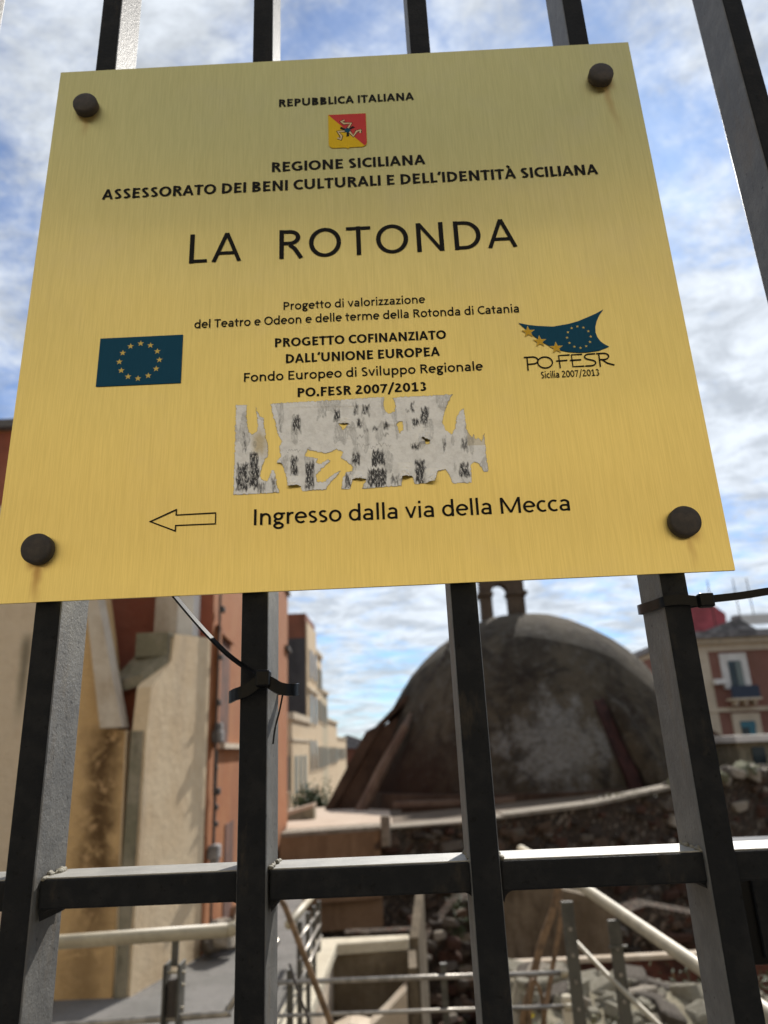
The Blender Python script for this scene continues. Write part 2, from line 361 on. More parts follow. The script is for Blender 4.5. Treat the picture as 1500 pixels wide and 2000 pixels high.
# ------------------------------------------------------------------ setting: ground sheets
build('ground', [(-900, -900, -1.9), (900, -900, -1.9), (900, 1200, -1.9), (-900, 1200, -1.9)], [(0, 1, 2, 3)], M['dirt'], kind='structure')
mb = MB().box(-16, 16, -9.0, 1.0, -1.8, 0.0); mb.go('street', M['asphalt'], kind='structure')
MB().prism([(-9, 1.002, -.003), (-.93, 1.002, -.003), (-.74, 4.3, -.003), (-.74, 6.1, -.003), (-1.75, 11.2, -.003), (-9, 11.2, -.003)], (0, 0, -1.8)).go('walkway', M['asphalt'], kind='structure')

# ------------------------------------------------------------------ facade across the street behind the viewer (mirrored in the brass)
fb = thing('street_house', 'long ochre house across the street, seen only as bands in the brass sign', 'house', (0, -9.2, 0))
MB().box(-17, 17, -14, -9.2, 0.001, 9.6).go('wall', M['ochre'], fb)
MB().box(-17.1, 17.1, -9.6, -9.10, 9.603, 9.9).go('roof_edge', M['far_grey'], fb)
MB().box(-17.05, 17.05, -9.197, -8.95, 8.6, 9.2).go('cornice', M['white_trim'], fb)
MB().box(-17.15, 17.15, -9.6, -9.0, 9.903, 10.15).go('gutter', M['moss_stone'], fb)
MB().box(-17.05, 17.05, -9.197, -9.0, 4.9, 5.2).go('string_course', M['trim'], fb)
for fz in (1.0, 5.8):
    for k in range(7):
        xx = -15+k*5.0
        w_ = MB().box(xx-.75, xx+.75, -9.197, -9.1, fz, fz+2.5).go('window', M['trim'], fb)
        MB().box(xx-.55, xx+.55, -9.097, -9.06, fz+.2, fz+2.3).go('shutter', M['shutter'], w_)

# ------------------------------------------------------------------ iron gate
gate = thing('iron_gate', 'dark grey iron gate of flat upright bars with a dusty cross rail', 'gate', (0, 0.028, 0.02))
BW = 0.0090
bars = {}
for k in range(-5, 11):
    xb = -0.2322+0.1400*(k-1); xt = -0.2385+0.1415*(k-1)   # centre at z 1.45 and z 2.15
    if k == 5: xb += 0.004; xt += 0.002
    def cxk(z, xb=xb, xt=xt): return xb+(xt-xb)*(z-1.45)/0.70
    bars[k] = cxk
    z0, z1 = 0.02, 2.80; n = 1
    v = []
    for z in (z0, z1):
        c0 = cxk(max(1.2, min(z, 2.3)))
        for y in (0.006, 0.050):
            v += [(c0-BW, y, z), (c0+BW, y, z)]
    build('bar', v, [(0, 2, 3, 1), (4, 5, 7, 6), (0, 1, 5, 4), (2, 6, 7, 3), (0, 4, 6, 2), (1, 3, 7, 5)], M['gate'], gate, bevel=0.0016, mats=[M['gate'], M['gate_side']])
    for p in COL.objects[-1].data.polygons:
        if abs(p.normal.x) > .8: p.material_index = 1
RZ0, RZ1 = 1.4665, 1.4835
def rail(z0, z1):
    for k in range(-5, 10):
        xa = bars[k]((z0+z1)/2)+BW-0.0008; xb_ = bars[k+1]((z0+z1)/2)-BW+0.0008
        b = MB().box(xa, xb_, 0.0105, 0.0488, z0, z1-0.0004).go('rail', M['gate'], gate, bevel=0.0012)
        t = MB().box(xa+.001, xb_-.001, 0.0122, 0.0470, z1-0.0006, z1+0.0003).go('dust_layer', M['dust'], b)
rail(RZ0, RZ1)
MB().box(bars[-5](1.2)-.02, bars[10](1.2)+.02, 0.012, 0.048, 0.0005, 0.0195).go('bottom_rail', M['gate'], gate)
MB().box(bars[-5](2.3)-.02, bars[10](2.3)+.02, 0.004, 0.052, 2.802, 2.84).go('top_rail', M['gate'], gate)
# fillet welds under the rail and blobs above it
def fillet(xc, sx, z0, r, y0, y1):
    mb = MB(); arc = [(xc+sx*(r-r*math.cos(t)), z0-r+r*math.sin(t)) for t in [i*math.pi/2/7 for i in range(8)]]
    # concave corner: corner point at (xc, z0)
    pts = [(xc-sx*.0008, z0+.0008)]+[(xc+sx*(r-r*math.cos(t)), z0-r+r*math.sin(t)) for t in [i*math.pi/2/7 for i in range(8)]]
    mb.prism([(p[0], y0, p[1]) for p in pts], (0, y1-y0, 0)); return mb
for k in range(0, 6):
    r_ = 0.0065
    mb = fillet(bars[k](1.466)+BW, 1, RZ0, r_, 0.0125, 0.047); mb.go('weld_fillet', M['gate'], gate)
    mb = fillet(bars[k+1](1.466)-BW, -1, RZ0, r_, 0.0125, 0.047); mb.go('weld_fillet', M['gate'], gate)
random.seed(3)
for k, sx in ((1, 1), (2, 1), (3, -1), (4, -1), (0, 1), (3, 1)):
    xw = bars[k](1.484)+sx*BW
    bm = bmesh.new()
    for i in range(15):
        yy = 0.0125+0.0335*random.random()
        mat = Matrix.Translation((xw+sx*random.uniform(-.0006, .0014), yy, RZ1+random.uniform(-.0006, .0014))) @ Matrix.Diagonal((random.uniform(.0008, .0022), random.uniform(.0016, .0050), random.uniform(.0008, .0022), 1))
        bmesh.ops.create_icosphere(bm, subdivisions=2, radius=1, matrix=mat)
    v = [tuple(q.co) for q in bm.verts]; fs = [tuple(q.index for q in p.verts) for p in bm.faces]; bm.free()
    build('weld_bead', v, fs, M['weld'], gate, smooth=True)

# ------------------------------------------------------------------ brass sign
X0, X1, Z0, Z1 = -.2736, .2264, 1.6531, 2.1282
sign = thing('brass_sign', 'square brushed brass sign with black Italian lettering bolted to the gate', 'sign', (0, 0, 0))
# front face slightly wavy like rolled sheet
NX, NZ = 24, 110
def wav(x, z): return 0.00018*noise.noise(Vector((x*3.0, z*13.0, 3.3)))+0.00008*noise.noise(Vector((x*6.0, z*30.0, 8.1)))
vv = []; ff = []
for j in range(NZ+1):
    for i in range(NX+1):
        x_ = X0+(X1-X0)*i/NX; z_ = Z0+(Z1-Z0)*j/NZ; ed = min(1, min(i, NX-i, j, NZ-j)/2)
        vv.append((x_, wav(x_, z_)*ed, z_))
for j in range(NZ):
    for i in range(NX): q = j*(NX+1)+i; ff.append((q, q+1, q+NX+2, q+NX+1))
a = len(vv)
vv += [(X0, .0022, Z0), (X1, .0022, Z0), (X1, .0022, Z1), (X0, .0022, Z1), (X0, 0, Z0), (X1, 0, Z0), (X1, 0, Z1), (X0, 0, Z1)]
ff += [(a, a+1, a+2, a+3), (a, a+1, a+5, a+4), (a+1, a+2, a+6, a+5), (a+2, a+3, a+7, a+6), (a+3, a, a+4, a+7)]
pl = build('plate', vv, ff, M['brass'], sign)
for p in pl.data.polygons: p.use_smooth = len(p.vertices) == 4 and abs(p.normal.y) > .9 and p.center.y < .001
uv = pl.data.uv_layers.new(name='UVMap')
for lp in pl.data.loops:
    p = pl.data.vertices[lp.vertex_index].co; uv.data[lp.index].uv = (p.x*2, p.z*2)
YF = -0.00042
def shape(name, loops, mat, parent, y=YF, ex=0.00005, label=None):
    """filled outline(s) in plate millimetres -> thin printed film; returns mesh object"""
    cu = bpy.data.curves.new(name, 'CURVE'); cu.dimensions = '2D'; cu.fill_mode = 'BOTH'
    for lp in loops:
        s_ = cu.splines.new('POLY'); s_.points.add(len(lp)-1)
        for i, (a, b) in enumerate(lp): s_.points[i].co = (a/1000, b/1000, 0, 1)
        s_.use_cyclic_u = True
    return curve_mesh(name, cu, mat, parent, y, ex, label)
def curve_mesh(name, cu, mat, parent, y, ex, label=None, sx=1, sz=1, ox=0, oz=0, shear=0):
    tmp = bpy.data.objects.new('tmp', cu); COL.objects.link(tmp)
    dg = bpy.context.evaluated_depsgraph_get(); me = bpy.data.meshes.new_from_object(tmp.evaluated_get(dg))
    COL.objects.unlink(tmp); bpy.data.objects.remove(tmp)
    for v in me.vertices:
        a, b = v.co.x, v.co.y; v.co = (a*sx+ox, y, b*sz+oz)
    bm = bmesh.new(); bm.from_mesh(me); bmesh.ops.recalc_face_normals(bm, faces=bm.faces)
    if bm.faces and sum(f_.normal.y for f_ in bm.faces) > 0: bmesh.ops.reverse_faces(bm, faces=bm.faces)
    bm.to_mesh(me); bm.free()
    me.materials.clear(); me.materials.append(mat); me.name = name
    o = bpy.data.objects.new(name, me); link(o, parent)
    if label: o['label'] = label
    return o
KZ = 1.0
def stroke(pts, w):
    """closed outline of a polyline of width w (mm)"""
    P = [Vector((a, b)) for a, b in pts]; L_, R_ = [], []
    for i, p in enumerate(P):
        t = (P[min(i+1, len(P)-1)]-P[max(i-1, 0)]).normalized(); n = Vector((-t.y*w/2, t.x*w*KZ/2))
        L_.append(p+n); R_.append(p-n)
    return [tuple(q) for q in L_+R_[::-1]]

def arcp(cx, cz, rx, rz, a0, a1, n=14): return [(cx+rx*math.cos(R(a0+(a1-a0)*i/n)), cz+rz*math.sin(R(a0+(a1-a0)*i/n))) for i in range(n+1)]
def glyph(ch, h):
    """humanist sans letter as centre lines in cap heights: (advance, [strokes]); h = half the stroke weight"""
    x_ = .73; E = arcp
    def bowl(cz, rz, cx, rx, x0, a0=90, a1=-90): return [(x0, cz+rz-h)]+E(cx, cz, rx-h, rz-h, a0, a1)+[(x0, cz-rz+h)]
    sx = .12+h; st = [(sx, 0), (sx, 1)]
    if ch == 'A': return .916, [[(.03+h, 0), (.458, 1)], [(.886-h, 0), (.458, 1)], [(.22, .30), (.70, .30)]]
    if ch == 'À': return .916, [[(.03+h, 0), (.458, 1)], [(.886-h, 0), (.458, 1)], [(.22, .30), (.70, .30)], [(.27, 1.30), (.46, 1.09)]]
    if ch == 'B': return .86, [st, bowl(.755, .245, .44, .27, sx), bowl(.265, .265, .46, .31, sx)]
    if ch == 'C': return .84, [E(.54, .5, .47-h, .51-h, 52, 308, 24)]
    if ch == 'D': return .97, [st, bowl(.5, .5, .42, .47, sx)]
    if ch == 'E': return .77, [st, [(sx, 1-h), (.68, 1-h)], [(sx, .52), (.62, .52)], [(sx, h), (.69, h)]]
    if ch == 'F': return .727, [st, [(sx, 1-h), (.67, 1-h)], [(sx, .50), (.61, .50)]]
    if ch == 'G': return 1.0, [E(.55, .5, .48-h, .51-h, 52, 325, 26), [(.89-h, .14), (.89-h, .49)], [(.58, .50-h*.6), (.89, .50-h*.6)]]
    if ch == 'I': return .40, [[(.2, 0), (.2, 1)]]
    if ch == 'L': return .665, [st, [(sx, h), (.63, h)]]
    if ch == 'M': return 1.35, [st, [(1.23-h, 0), (1.23-h, 1)], [(.13+h, 1), (.675, .06)], [(1.22-h, 1), (.675, .06)]]
    if ch == 'N': return 1.02, [st, [(.90-h, 0), (.90-h, 1)], [(.13+h, 1), (.89-h, 0)]]
    if ch == 'O': return 1.048, [E(.524, .5, .465-h, .515-h, 0, 360, 32)]
    if ch == 'P': return .817, [st, bowl(.70, .30, .42, .33, sx)]
    if ch == 'R': return .86, [st, bowl(.73, .27, .42, .31, sx), [(.42, .47), (.56, .34), (.79-h*.6, 0)]]
    if ch == 'S': return .73, [E(.385, .745, .29-h, .265-h, 38, 225, 12)+E(.345, .255, .31-h, .265-h, 50, -140, 12)]
    if ch == 'T': return .77, [[(.385, 0), (.385, 1)], [(.03, 1-h), (.74, 1-h)]]
    if ch == 'U': return 1.015, [[(.11+h, 1), (.11+h, .37)]+E(.5075, .37, .3975-h, .38-h, 180, 360)+[(.905-h, 1)]]
    if ch == 'V': return .90, [[(.03+h, 1), (.45, 0)], [(.87-h, 1), (.45, 0)]]
    if ch == 'Z': return .74, [[(.07, 1-h), (.67, 1-h)], [(.05, h), (.69, h)], [(.66-h, 1-h), (.08+h, h)]]
    if ch == 'a': return .758, [[(.10+h, .63-h*.4)]+E(.36, .50, .275-h, .24-h, 125, 0, 8)+[(.635-h, 0)], [(.635-h, .43-h)]+E(.31, .215, .245-h, .225-h, 90, 270, 12)+[(.635-h, .10)]]
    if ch == 'c': return .67, [E(.40, .365, .34-h, .38-h, 55, 305, 18)]
    if ch == 'd': return .83, [E(.40, .365, .335-h, .38-h, 0, 360, 24), [(.72-h, 0), (.72-h, 1.07)]]
    if ch == 'e': return .787, [E(.40, .365, .345-h, .38-h, 0, 312, 24), [(.09, .38), (.74-h, .38)]]
    if ch == 'g': return .745, [E(.35, .50, .26-h*.8, .245-h*.8, 0, 360, 20), [(.42, .735-h), (.72, .735-h)], [(.19, .30), (.15, .20), (.22, .12), (.46, .10)], E(.36, -.09, .30-h, .205-h*.8, 0, 360, 20)]
    if ch == 'i': return .363, [[(.18, 0), (.18, x_)], [(.18, .90), (.18, .90+2.2*h)]]
    if ch == 'l': return .363, [[(.18, 0), (.18, 1.07)]]
    if ch == 'm': return 1.264, [[(.11+h, 0), (.11+h, x_)], [(.11+h, .42)]+E((.11+.685)/2, .42, .2875-h, .325-h, 180, 0)+[(.685-h, 0)], [(.685-h, .42)]+E((.685-2*h+1.16)/2, .42, (1.16-.685+2*h)/2-h, .325-h, 180, 0)+[(1.16-h, 0)]]
    if ch == 'n': return .83, [[(.11+h, 0), (.11+h, x_)], [(.11+h, .40)]+E(.415, .40, .305-h, .345-h, 180, 0)+[(.72-h, 0)]]
    if ch == 'u': return .83, [[(.72-h, 0), (.72-h, x_)], [(.11+h, x_), (.11+h, .33)]+E(.415, .33, .305-h, .345-h, 180, 360)]
    if ch == 'o': return .834, [E(.417, .365, .35-h, .385-h, 0, 360, 26)]
    if ch == 'p': return .83, [E(.43, .365, .335-h, .38-h, 0, 360, 24), [(.11+h, -.31), (.11+h, x_)]]
    if ch == 'r': return .55, [[(.11+h, 0), (.11+h, x_)], [(.11+h, .40)]+E(.42, .40, .31-h, .345-h, 180, 72, 8)]
    if ch == 's': return .62, [E(.32, .545, .225-h*.8, .205-h*.8, 35, 222, 10)+E(.30, .19, .245-h*.8, .20-h*.8, 52, -140, 10)]
    if ch == 't': return .53, [[(.24, .93), (.24, .20)]+E(.24+.17-h, .20, .17-h, .205-h, 180, 290, 6), [(.04, x_-h), (.48, x_-h)]]
    if ch == 'v': return .715, [[(.03+h, x_), (.357, 0)], [(.685-h, x_), (.357, 0)]]
    if ch == 'z': return .625, [[(.06, x_-h), (.56, x_-h)], [(.05, h), (.58, h)], [(.55-h, x_-h), (.07+h, h)]]
    if ch == '0': return .802, [E(.40, .5, .345-h, .515-h, 0, 360, 26)]
    if ch == '1': return .802, [[(.43, 0), (.43, 1)], [(.15, .78), (.43, .96)], [(.14, h), (.72, h)]]
    if ch == '2': return .802, [E(.37, .72, .28-h, .29-h, 150, -30, 12)+[(.12, h+.02)], [(.08, h), (.72, h)]]
    if ch == '3': return .802, [E(.35, .755, .29-h, .255-h, 140, -75, 12), E(.35, .265, .33-h, .275-h, 80, -140, 12)]
    if ch == '7': return .802, [[(.08, 1-h), (.73, 1-h)], [(.69-h, 1-h), (.26, 0)]]
    if ch == '.': return .40, [[(.2, 0), (.2, 2.2*h)]]
    if ch == '/': return .61, [[(.06, -.18), (.54, 1.12)]]
    if ch == '’': return .34, [[(.20, 1.05), (.20, .92), (.12, .76)]]
    return .36, []
def text(s, x0, x1, z, cap, t=.150, spacing=-.045, parent=None, name='inscription'):
    h = t/2; cur = 0; strokes = []
    for ch in s:
        adv, st = glyph(ch, h)
        flat = ch in 'AÀVNMZ7vz1'
        for q in st: strokes.append(([(cur+a, b) for a, b in q], flat, ch))
        cur += adv+spacing
    polys = []
    global KZ
    KZ = .84 if t < .18 else .70
    for q, flat, ch in strokes:
        ol = stroke(q, t*(1.0 if len(q) > 2 or abs(q[0][0]-q[-1][0]) < .01 else .93))
        if flat and len(q) == 2:
            top = 1.0 if ch not in 'vz' else .73
            if not (ch == 'À' and q[0][1] > 1): ol = [(a, min(top, max(0, b))) for a, b in ol]
        polys.append((ol, len(q)))
    xs = [a for ol, n in polys for a, b in ol]; a0, a1 = min(xs), max(xs); kx = (x1-x0)/(a1-a0)
    KZ = 1.0
    mb = MB()
    for i, (ol, n) in enumerate(polys):
        y = YF-0.000006*(i % 5)
        mb.add([((x0+(a-a0)*kx)/1000, y, (z+b*cap)/1000) for a, b in ol], [(j, j+1, 2*n-2-j, 2*n-1-j) for j in range(n-1)])
    return mb.go(name, M['ink'], sign, label='lettering reading '+s.replace('’', "'"))
text('REPUBBLICA ITALIANA', -80.0, 35.7, 2075.3, 8.0, .215, -.05)
text('REGIONE SICILIANA', -85.5, 41.4, 2005.4, 9.9, .215, -.05)
text('ASSESSORATO DEI BENI CULTURALI E DELL’IDENTITÀ SICILIANA', -225.0, 180.9, 1986.0, 10.2, .215, -.05)
text('LA', -150.3, -109.0, 1919, 27.6, .132, .06)
text('ROTONDA', -78.9, 108.6, 1919, 27.3, .132, .06)
text('Progetto di valorizzazione', -75.3, 33.4, 1872.0, 7.0)
text('del Teatro e Odeon e delle terme della Rotonda di Catania', -143.5, 103.8, 1859.6, 7.1)
text('PROGETTO COFINANZIATO', -81.7, 47.2, 1839.8, 7.5, .215, -.05)
text('DALL’UNIONE EUROPEA', -73.4, 41.5, 1825.6, 7.6, .215, -.05)
text('Fondo Europeo di Sviluppo Regionale', -104.5, 72.5, 1811.7, 7.3)
text('PO.FESR 2007/2013', -64.7, 29.7, 1797.0, 7.4, .215, -.05)
text('Ingresso dalla via della Mecca', -95.2, 122.7, 1700.0, 11.6, .140)
text('Sicilia 2007/2013', 114.3, 156.8, 1802.6, 5.4, .15)

lw = 1.0; zb = 1811.0; zt = 1821.5
def glyphs(lst):
    mb = MB()
    for i, pts in enumerate(lst):
        q = stroke(pts, lw); n = len(pts); y = YF-0.00001*(i % 4)
        mb.add([(a/1000, y, b/1000) for a, b in q], [(j, j+1, 2*n-2-j, 2*n-1-j) for j in range(n-1)])
    return mb
G = [[(105.3, 1809.5), (105.6, 1820.5)], [(103.2, 1820.6)]+arcp(109.5, 1817.8, 3.9, 2.9, 90, -90)+[(105.6, 1814.7)],
     arcp(118.4, 1815.6, 5.4, 4.6, 0, 360, 28),
     [(129.0, 1810.3), (129.0, 1820.8), (137.2, 1820.9)], [(126.6, 1816.3), (135.0, 1816.5)],
     [(146.8, 1811.0), (138.4, 1811.0), (138.4, 1820.9), (146.4, 1820.9)], [(136.8, 1816.3), (145.2, 1816.4)],
     [(147.4, 1811.0)]+arcp(151.5, 1813.4, 3.9, 2.4, -90, 60, 10)+arcp(151.3, 1818.6, 3.4, 2.2, 240, 90, 10)+[(156.0, 1820.9)],
     [(158.4, 1809.7), (158.6, 1820.9)], [(156.6, 1820.9)]+arcp(162.0, 1818.3, 3.6, 2.6, 90, -90, 10)+[(158.6, 1815.8)], [(160.2, 1815.8)]+[(163.8, 1812.6), (168.9, 1810.6)]]
glyphs(G).go('inscription', M['ink'], sign, label='thin stylised lettering reading PO FESR')

def star(cx, cz, r, rot=90): return [(cx+(r if i % 2 == 0 else r*.40)*math.cos(R(rot+36*i)), cz+(r if i % 2 == 0 else r*.40)*math.sin(R(rot+36*i))) for i in range(10)]
flag = shape('flag_emblem', [[(-214.8, 1854.6), (-151.7, 1854.5), (-151.4, 1813.3), (-214.8, 1813.5)]], M['blue'], sign, label='petrol blue flag with a ring of twelve stars')
for i in range(12):
    a = R(90-30*i)
    shape('star', [star(-183.6+15.1*math.cos(a), 1833.6+14.9*math.sin(a), 2.65)], M['gold'], flag, y=YF-0.00008)
lo = [(102.1, 1850.3), (109, 1848.2), (116.4, 1846.8), (127.7, 1845.6), (139.4, 1847.2), (147, 1849.2), (153.5, 1851.8), (161, 1855), (167.3, 1858.4), (163.6, 1853.6), (160.9, 1848.6), (159.2, 1843.5), (158.7, 1838.6), (159.6, 1834.4), (161.4, 1830.8), (164, 1828.3), (167.2, 1826.1), (159.2, 1823.2), (151, 1822.3), (144.0, 1822.3), (137, 1823.2), (131.0, 1824.9), (124.5, 1828), (118.6, 1832.5), (113.5, 1837.2), (107, 1844.6)]
lg = shape('waving_flag_emblem', [lo], M['blue'], sign, label='waving blue flag logo with one ring of small stars and three gold stars')
for i in range(12):
    a = R(90-30*i); shape('star', [star(145.8+8.8*math.cos(a), 1835.4+9.2*math.sin(a), 1.25)], M['gold'], lg, y=YF-0.00008)
for sx_, sz_ in ((108.7, 1841.9), (116.4, 1833.4), (128.0, 1827.2)):
    shape('star', [star(sx_, sz_, 5.4)], M['gold'], lg, y=YF-0.00008); shape('star', [star(sx_, sz_, 4.5)], M['star'], lg, y=YF-0.00016)
# outlined arrow
ao = [(-168.5, 1706.2), (-149.2, 1714.8), (-149.2, 1710.5), (-121.7, 1710.8), (-121.6, 1702.0), (-149.1, 1702.1), (-149.2, 1697.8)]
ai = [(-166.3, 1706.2), (-150.0, 1713.4), (-150.0, 1709.7), (-122.4, 1709.9), (-122.3, 1702.8), (-149.9, 1702.9), (-150.0, 1699.2)]
shape('arrow', [ao, ai], M['ink'], sign, label='outlined arrow pointing left')
# crest
cr_o = [(-38.1, 2063.1), (-5.9, 2062.8), (-5.9, 2031.5)]+arcp(-10.4, 2031.3, 4.5, 4.5, 0, -90, 6)+[(-20.5, 2026.8), (-22.0, 2025.4), (-23.6, 2026.8)]+arcp(-33.6, 2031.3, 4.5, 4.5, -90, -180, 6)
crest = shape('crest', [cr_o], M['yellow'], sign, label='red and yellow crest with a three-legged figure')
shape('crest_half', [[(-37.9, 2062.9), (-6.1, 2062.6), (-6.1, 2031.0), (-7.0, 2028.9), (-8.0, 2027.9)]], M['red'], crest, y=YF-0.00006)
ccx, ccz = -22.0, 2045.0
for k in range(3):
    a0 = 200+120*k
    def pt(r_, a): return (ccx+r_*math.cos(R(a)), ccz+r_*math.sin(R(a)))
    leg = [pt(2.0, a0), pt(8.2, a0-14), pt(8.0, a0+30), pt(11.0, a0+38), pt(11.2, a0+22)]
    shape('figure_outline', [stroke(leg, 3.1)], M['ink'], crest, y=YF-0.00010-k*.00001)
    shape('figure_leg', [stroke(leg, 1.7)], M['skin'], crest, y=YF-0.00015-k*.00001)
    shape('figure_wing', [[pt(2, a0+50), pt(7, a0+62), pt(6.4, a0+84), pt(2.4, a0+92)]], M['ink'], crest, y=YF-0.00014-k*.00001)
shape('figure_head', [arcp(ccx, ccz, 2.6, 2.6, 0, 345, 12)], M['blue'], crest, y=YF-0.00020)

# screw caps
def cap(px, pz, r, lab):
    prof = [(r*.98, .0004), (r, -.0008), (r, -.0050), (r*.93, -.0066), (r*.80, -.0072), (r*.45, -.0076), (0, -.0077)]
    mb = MB(); n = 40; v = []; fs = []
    for (q, yy) in prof[:-1]: v += [(px+q*math.cos(2*math.pi*k/n), yy-0.0002, pz+q*math.sin(2*math.pi*k/n)) for k in range(n)]
    v.append((px, prof[-1][1]-.0002, pz)); c_ = len(v)-1
    for i in range(len(prof)-2):
        for k in range(n): fs.append((i*n+k, i*n+(k+1) % n, (i+1)*n+(k+1) % n, (i+1)*n+k))
    fs += [((len(prof)-2)*n+k, (len(prof)-2)*n+(k+1) % n, c_) for k in range(n)]; fs.append(tuple(range(n)))
    o = mb.add(v, fs).go('screw_cap', M['cap'], sign, smooth=True)
    mb = MB(); mb.tube([(px, .0024, pz), (px, .0058, pz)], .006, 12); mb.go('spacer', M['cap'], sign)
cap(-.2460, 2.0850, .0104, ''); cap(.1960, 2.0880, .0104, ''); cap(.1974, 1.6872, .0107, ''); cap(-.2425, 1.6891, .0107, '')

# torn paper label: fine grid kept inside the torn outline; ragged flaps lift off the plate
PA = [(85,85),(143,88),(140,130),(145,190),(152,235),(170,250),(195,238),(203,205),(198,160),(190,100),(196,120),(212,152),(235,160),(232,190),(242,235),(243,270),(255,300),(256,365),(238,385),(222,430),(213,475),(225,492),(250,500),(262,480),(275,440),(288,445),(298,485),(302,520),(318,558),(190,563),(72,567)]
PB = [(270,82),(450,76),(600,72),(875,58),(872,100),(880,140),(905,150),(930,135),(935,110),(920,62),(1100,56),(1240,52),(1215,90),(1195,140),(1180,205),(1200,250),(1230,270),(1250,230),(1255,180),(1275,145),(1295,130),(1300,170),(1305,240),(1320,270),(1335,290),(1345,272),(1352,300),(1370,292),(1385,310),(1400,265),(1405,330),(1410,400),(1418,470),(1395,470),(1370,430),(1345,418),(1325,435),(1330,525),(1228,527),(1215,490),(1195,455),(1150,465),(1140,520),(1085,525),(1030,530),(1020,490),(965,495),(960,535),(750,548),(775,500),(705,498),(690,545),(645,547),(650,490),(670,460),(700,455),(705,430),(660,395),(640,385),(655,355),(620,338),(590,350),(565,360),(500,345),(465,338),(450,370),(520,385),(510,405),(530,415),(575,390),(585,400),(540,440),(510,470),(515,505),(550,510),(600,470),(640,450),(620,480),(585,510),(560,548),(435,553),(428,528),(360,530),(352,478),(330,410),(300,405),(325,370),(315,320),(328,290),(305,245),(295,190),(278,130)]
HO = [[(632,200),(690,205),(655,235)], [(940,210),(950,195),(972,195),(972,240),(955,258)], [(1068,292),(1115,302),(1108,324),(1090,318)], [(275,395),(300,400),(290,430),(278,420)]]
PR = [(85,400,155,548,.85),(155,345,208,540,.95),(120,230,142,350,.6),(312,130,332,240,.5),(385,145,432,255,.7),(372,370,416,475,.95),(350,333,428,342,.9),(450,398,502,542,.9),(605,118,640,195,.8),(545,130,565,165,.5),(708,95,735,160,.7),(755,100,800,160,.75),(1012,90,1034,150,.8),(1020,170,1062,228,.85),(1065,120,1112,222,.9),(985,130,1005,150,.6),(725,188,760,222,.9),(808,220,842,248,.9),(862,195,898,240,.8),(715,262,765,275,.8),(855,255,900,270,.8),(712,318,905,326,1.),(700,352,746,424,.8),(806,345,876,428,1.),(780,442,884,542,1.05),(1030,400,1086,526,1.),(1010,308,1070,350,.75),(900,478,952,532,.6),(665,475,692,542,1.05),(1180,285,1197,365,.75),(1275,290,1316,360,.6),(1265,425,1318,500,.95),(600,262,640,280,.6),(400,282,436,290,.8),(195,500,245,560,.5),(270,470,300,555,.6),(760,230,790,250,.8)]
FL = [(352,478,428,532,.0042),(700,455,780,500,.0036),(945,420,1022,495,.0048),(1085,450,1200,525,.0046),(1055,235,1118,305,.0048),(635,175,695,210,.0020),(300,370,335,412,.002),(865,140,945,205,.0010),(300,60,900,95,.0005),(1150,50,1240,110,.0006)]
def q2mm(u, v):   # label-drawing units -> plate metres (measured corner to corner)
    t = (v-85)/482.0
    x = (-109.9+(u-85)*(157.8/1150)) if False else None
    xl = -.1099-.0003*t; sc = (.1578/1150) if True else 0
    x = xl+(u-85+(15*t))*(sc*(1-0.035*t)); zt_ = 1.7930-(u-85)/1150*.0; z = 1.7930-(v-85+ (u-85)*.0287)*(.0701/482)
    return x, z
def inside(p, poly):
    x, y = p; c = False; n = len(poly); j = n-1
    for i in range(n):
        if (poly[i][1] > y) != (poly[j][1] > y) and x < (poly[j][0]-poly[i][0])*(y-poly[i][1])/(poly[j][1]-poly[i][1])+poly[i][0]: c = not c
        j = i
    return c
st_ = 3.2; nu = int(1360/st_); nv = int(530/st_)
vid = {}; vs_ = []; fs_ = []; pr_ = []
def vert(i, j):
    k = (i, j)
    if k in vid: return vid[k]
    u = 65+i*st_; v = 45+j*st_
    x, z = q2mm(u, v)
    h = 0.00022+0.00022*noise.fractal(Vector((u*.03, v*.03, 2)), 1.0, 2.0, 3)+0.00012*noise.noise(Vector((u*.11, v*.11, 5)))
    for a, b, c_, d, am in FL:
        fx = max(0, 1-abs((u-(a+c_)/2)/((c_-a)/2))**3); fy = max(0, min(1, (v-b)/(d-b)*1.0)) if d-b > 40 else 1
        if b-2 < v < d+12 and fx > 0:
            h += am*fx*max(0, fy)*(0.55+0.9*abs(noise.noise(Vector((u*.045, v*.06, 9)))))
    dens = 0; wh = 0
    for a, b, c_, d, am in FL[:6]:
        if a-6 < u < c_+6 and b-4 < v < d+8: wh = max(wh, min(1, (min(u-a+6, c_+6-u)/14))*(.7+.5*noise.noise(Vector((u*.06, v*.06, 3)))))
    uu = u+10*noise.noise(Vector((u*.07, v*.03, 1))); vv = v+24*noise.noise(Vector((u*.09, v*.02, 4)))
    for a, b, c_, d, am in PR:
        if a < uu < c_ and b < vv < d:
            e = min(uu-a, c_-uu, (vv-b)*.6, (d-vv)*.6)/12.0
            dens = max(dens, am*min(1, .2+e))
    dens = max(dens, .22*(noise.noise(Vector((u*.02, v*.006, 21))) > .18)); dens *= 0.75+0.75*abs(noise.noise(Vector((u*.035, v*.012, 3))))+.5*(noise.noise(Vector((u*.10, v*.035, 8))) > -.12)
    br = max(0, min(1, 1.3-abs(u-212+8*noise.noise(Vector((u*.05, v*.05, 6))))/42))*max(0, min(1, 1.5-abs(v-300+30*noise.noise(Vector((u*.05, 1, 6))))/60)) if u < 400 else (0.6 if u > 1312 and v < 330 else 0)
    vid[k] = len(vs_); vs_.append((x, -max(h, .0001)-.0001, z)); pr_.append((min(1, dens*(1-.8*max(0, wh))), br, max(0, wh), 1)); return vid[k]
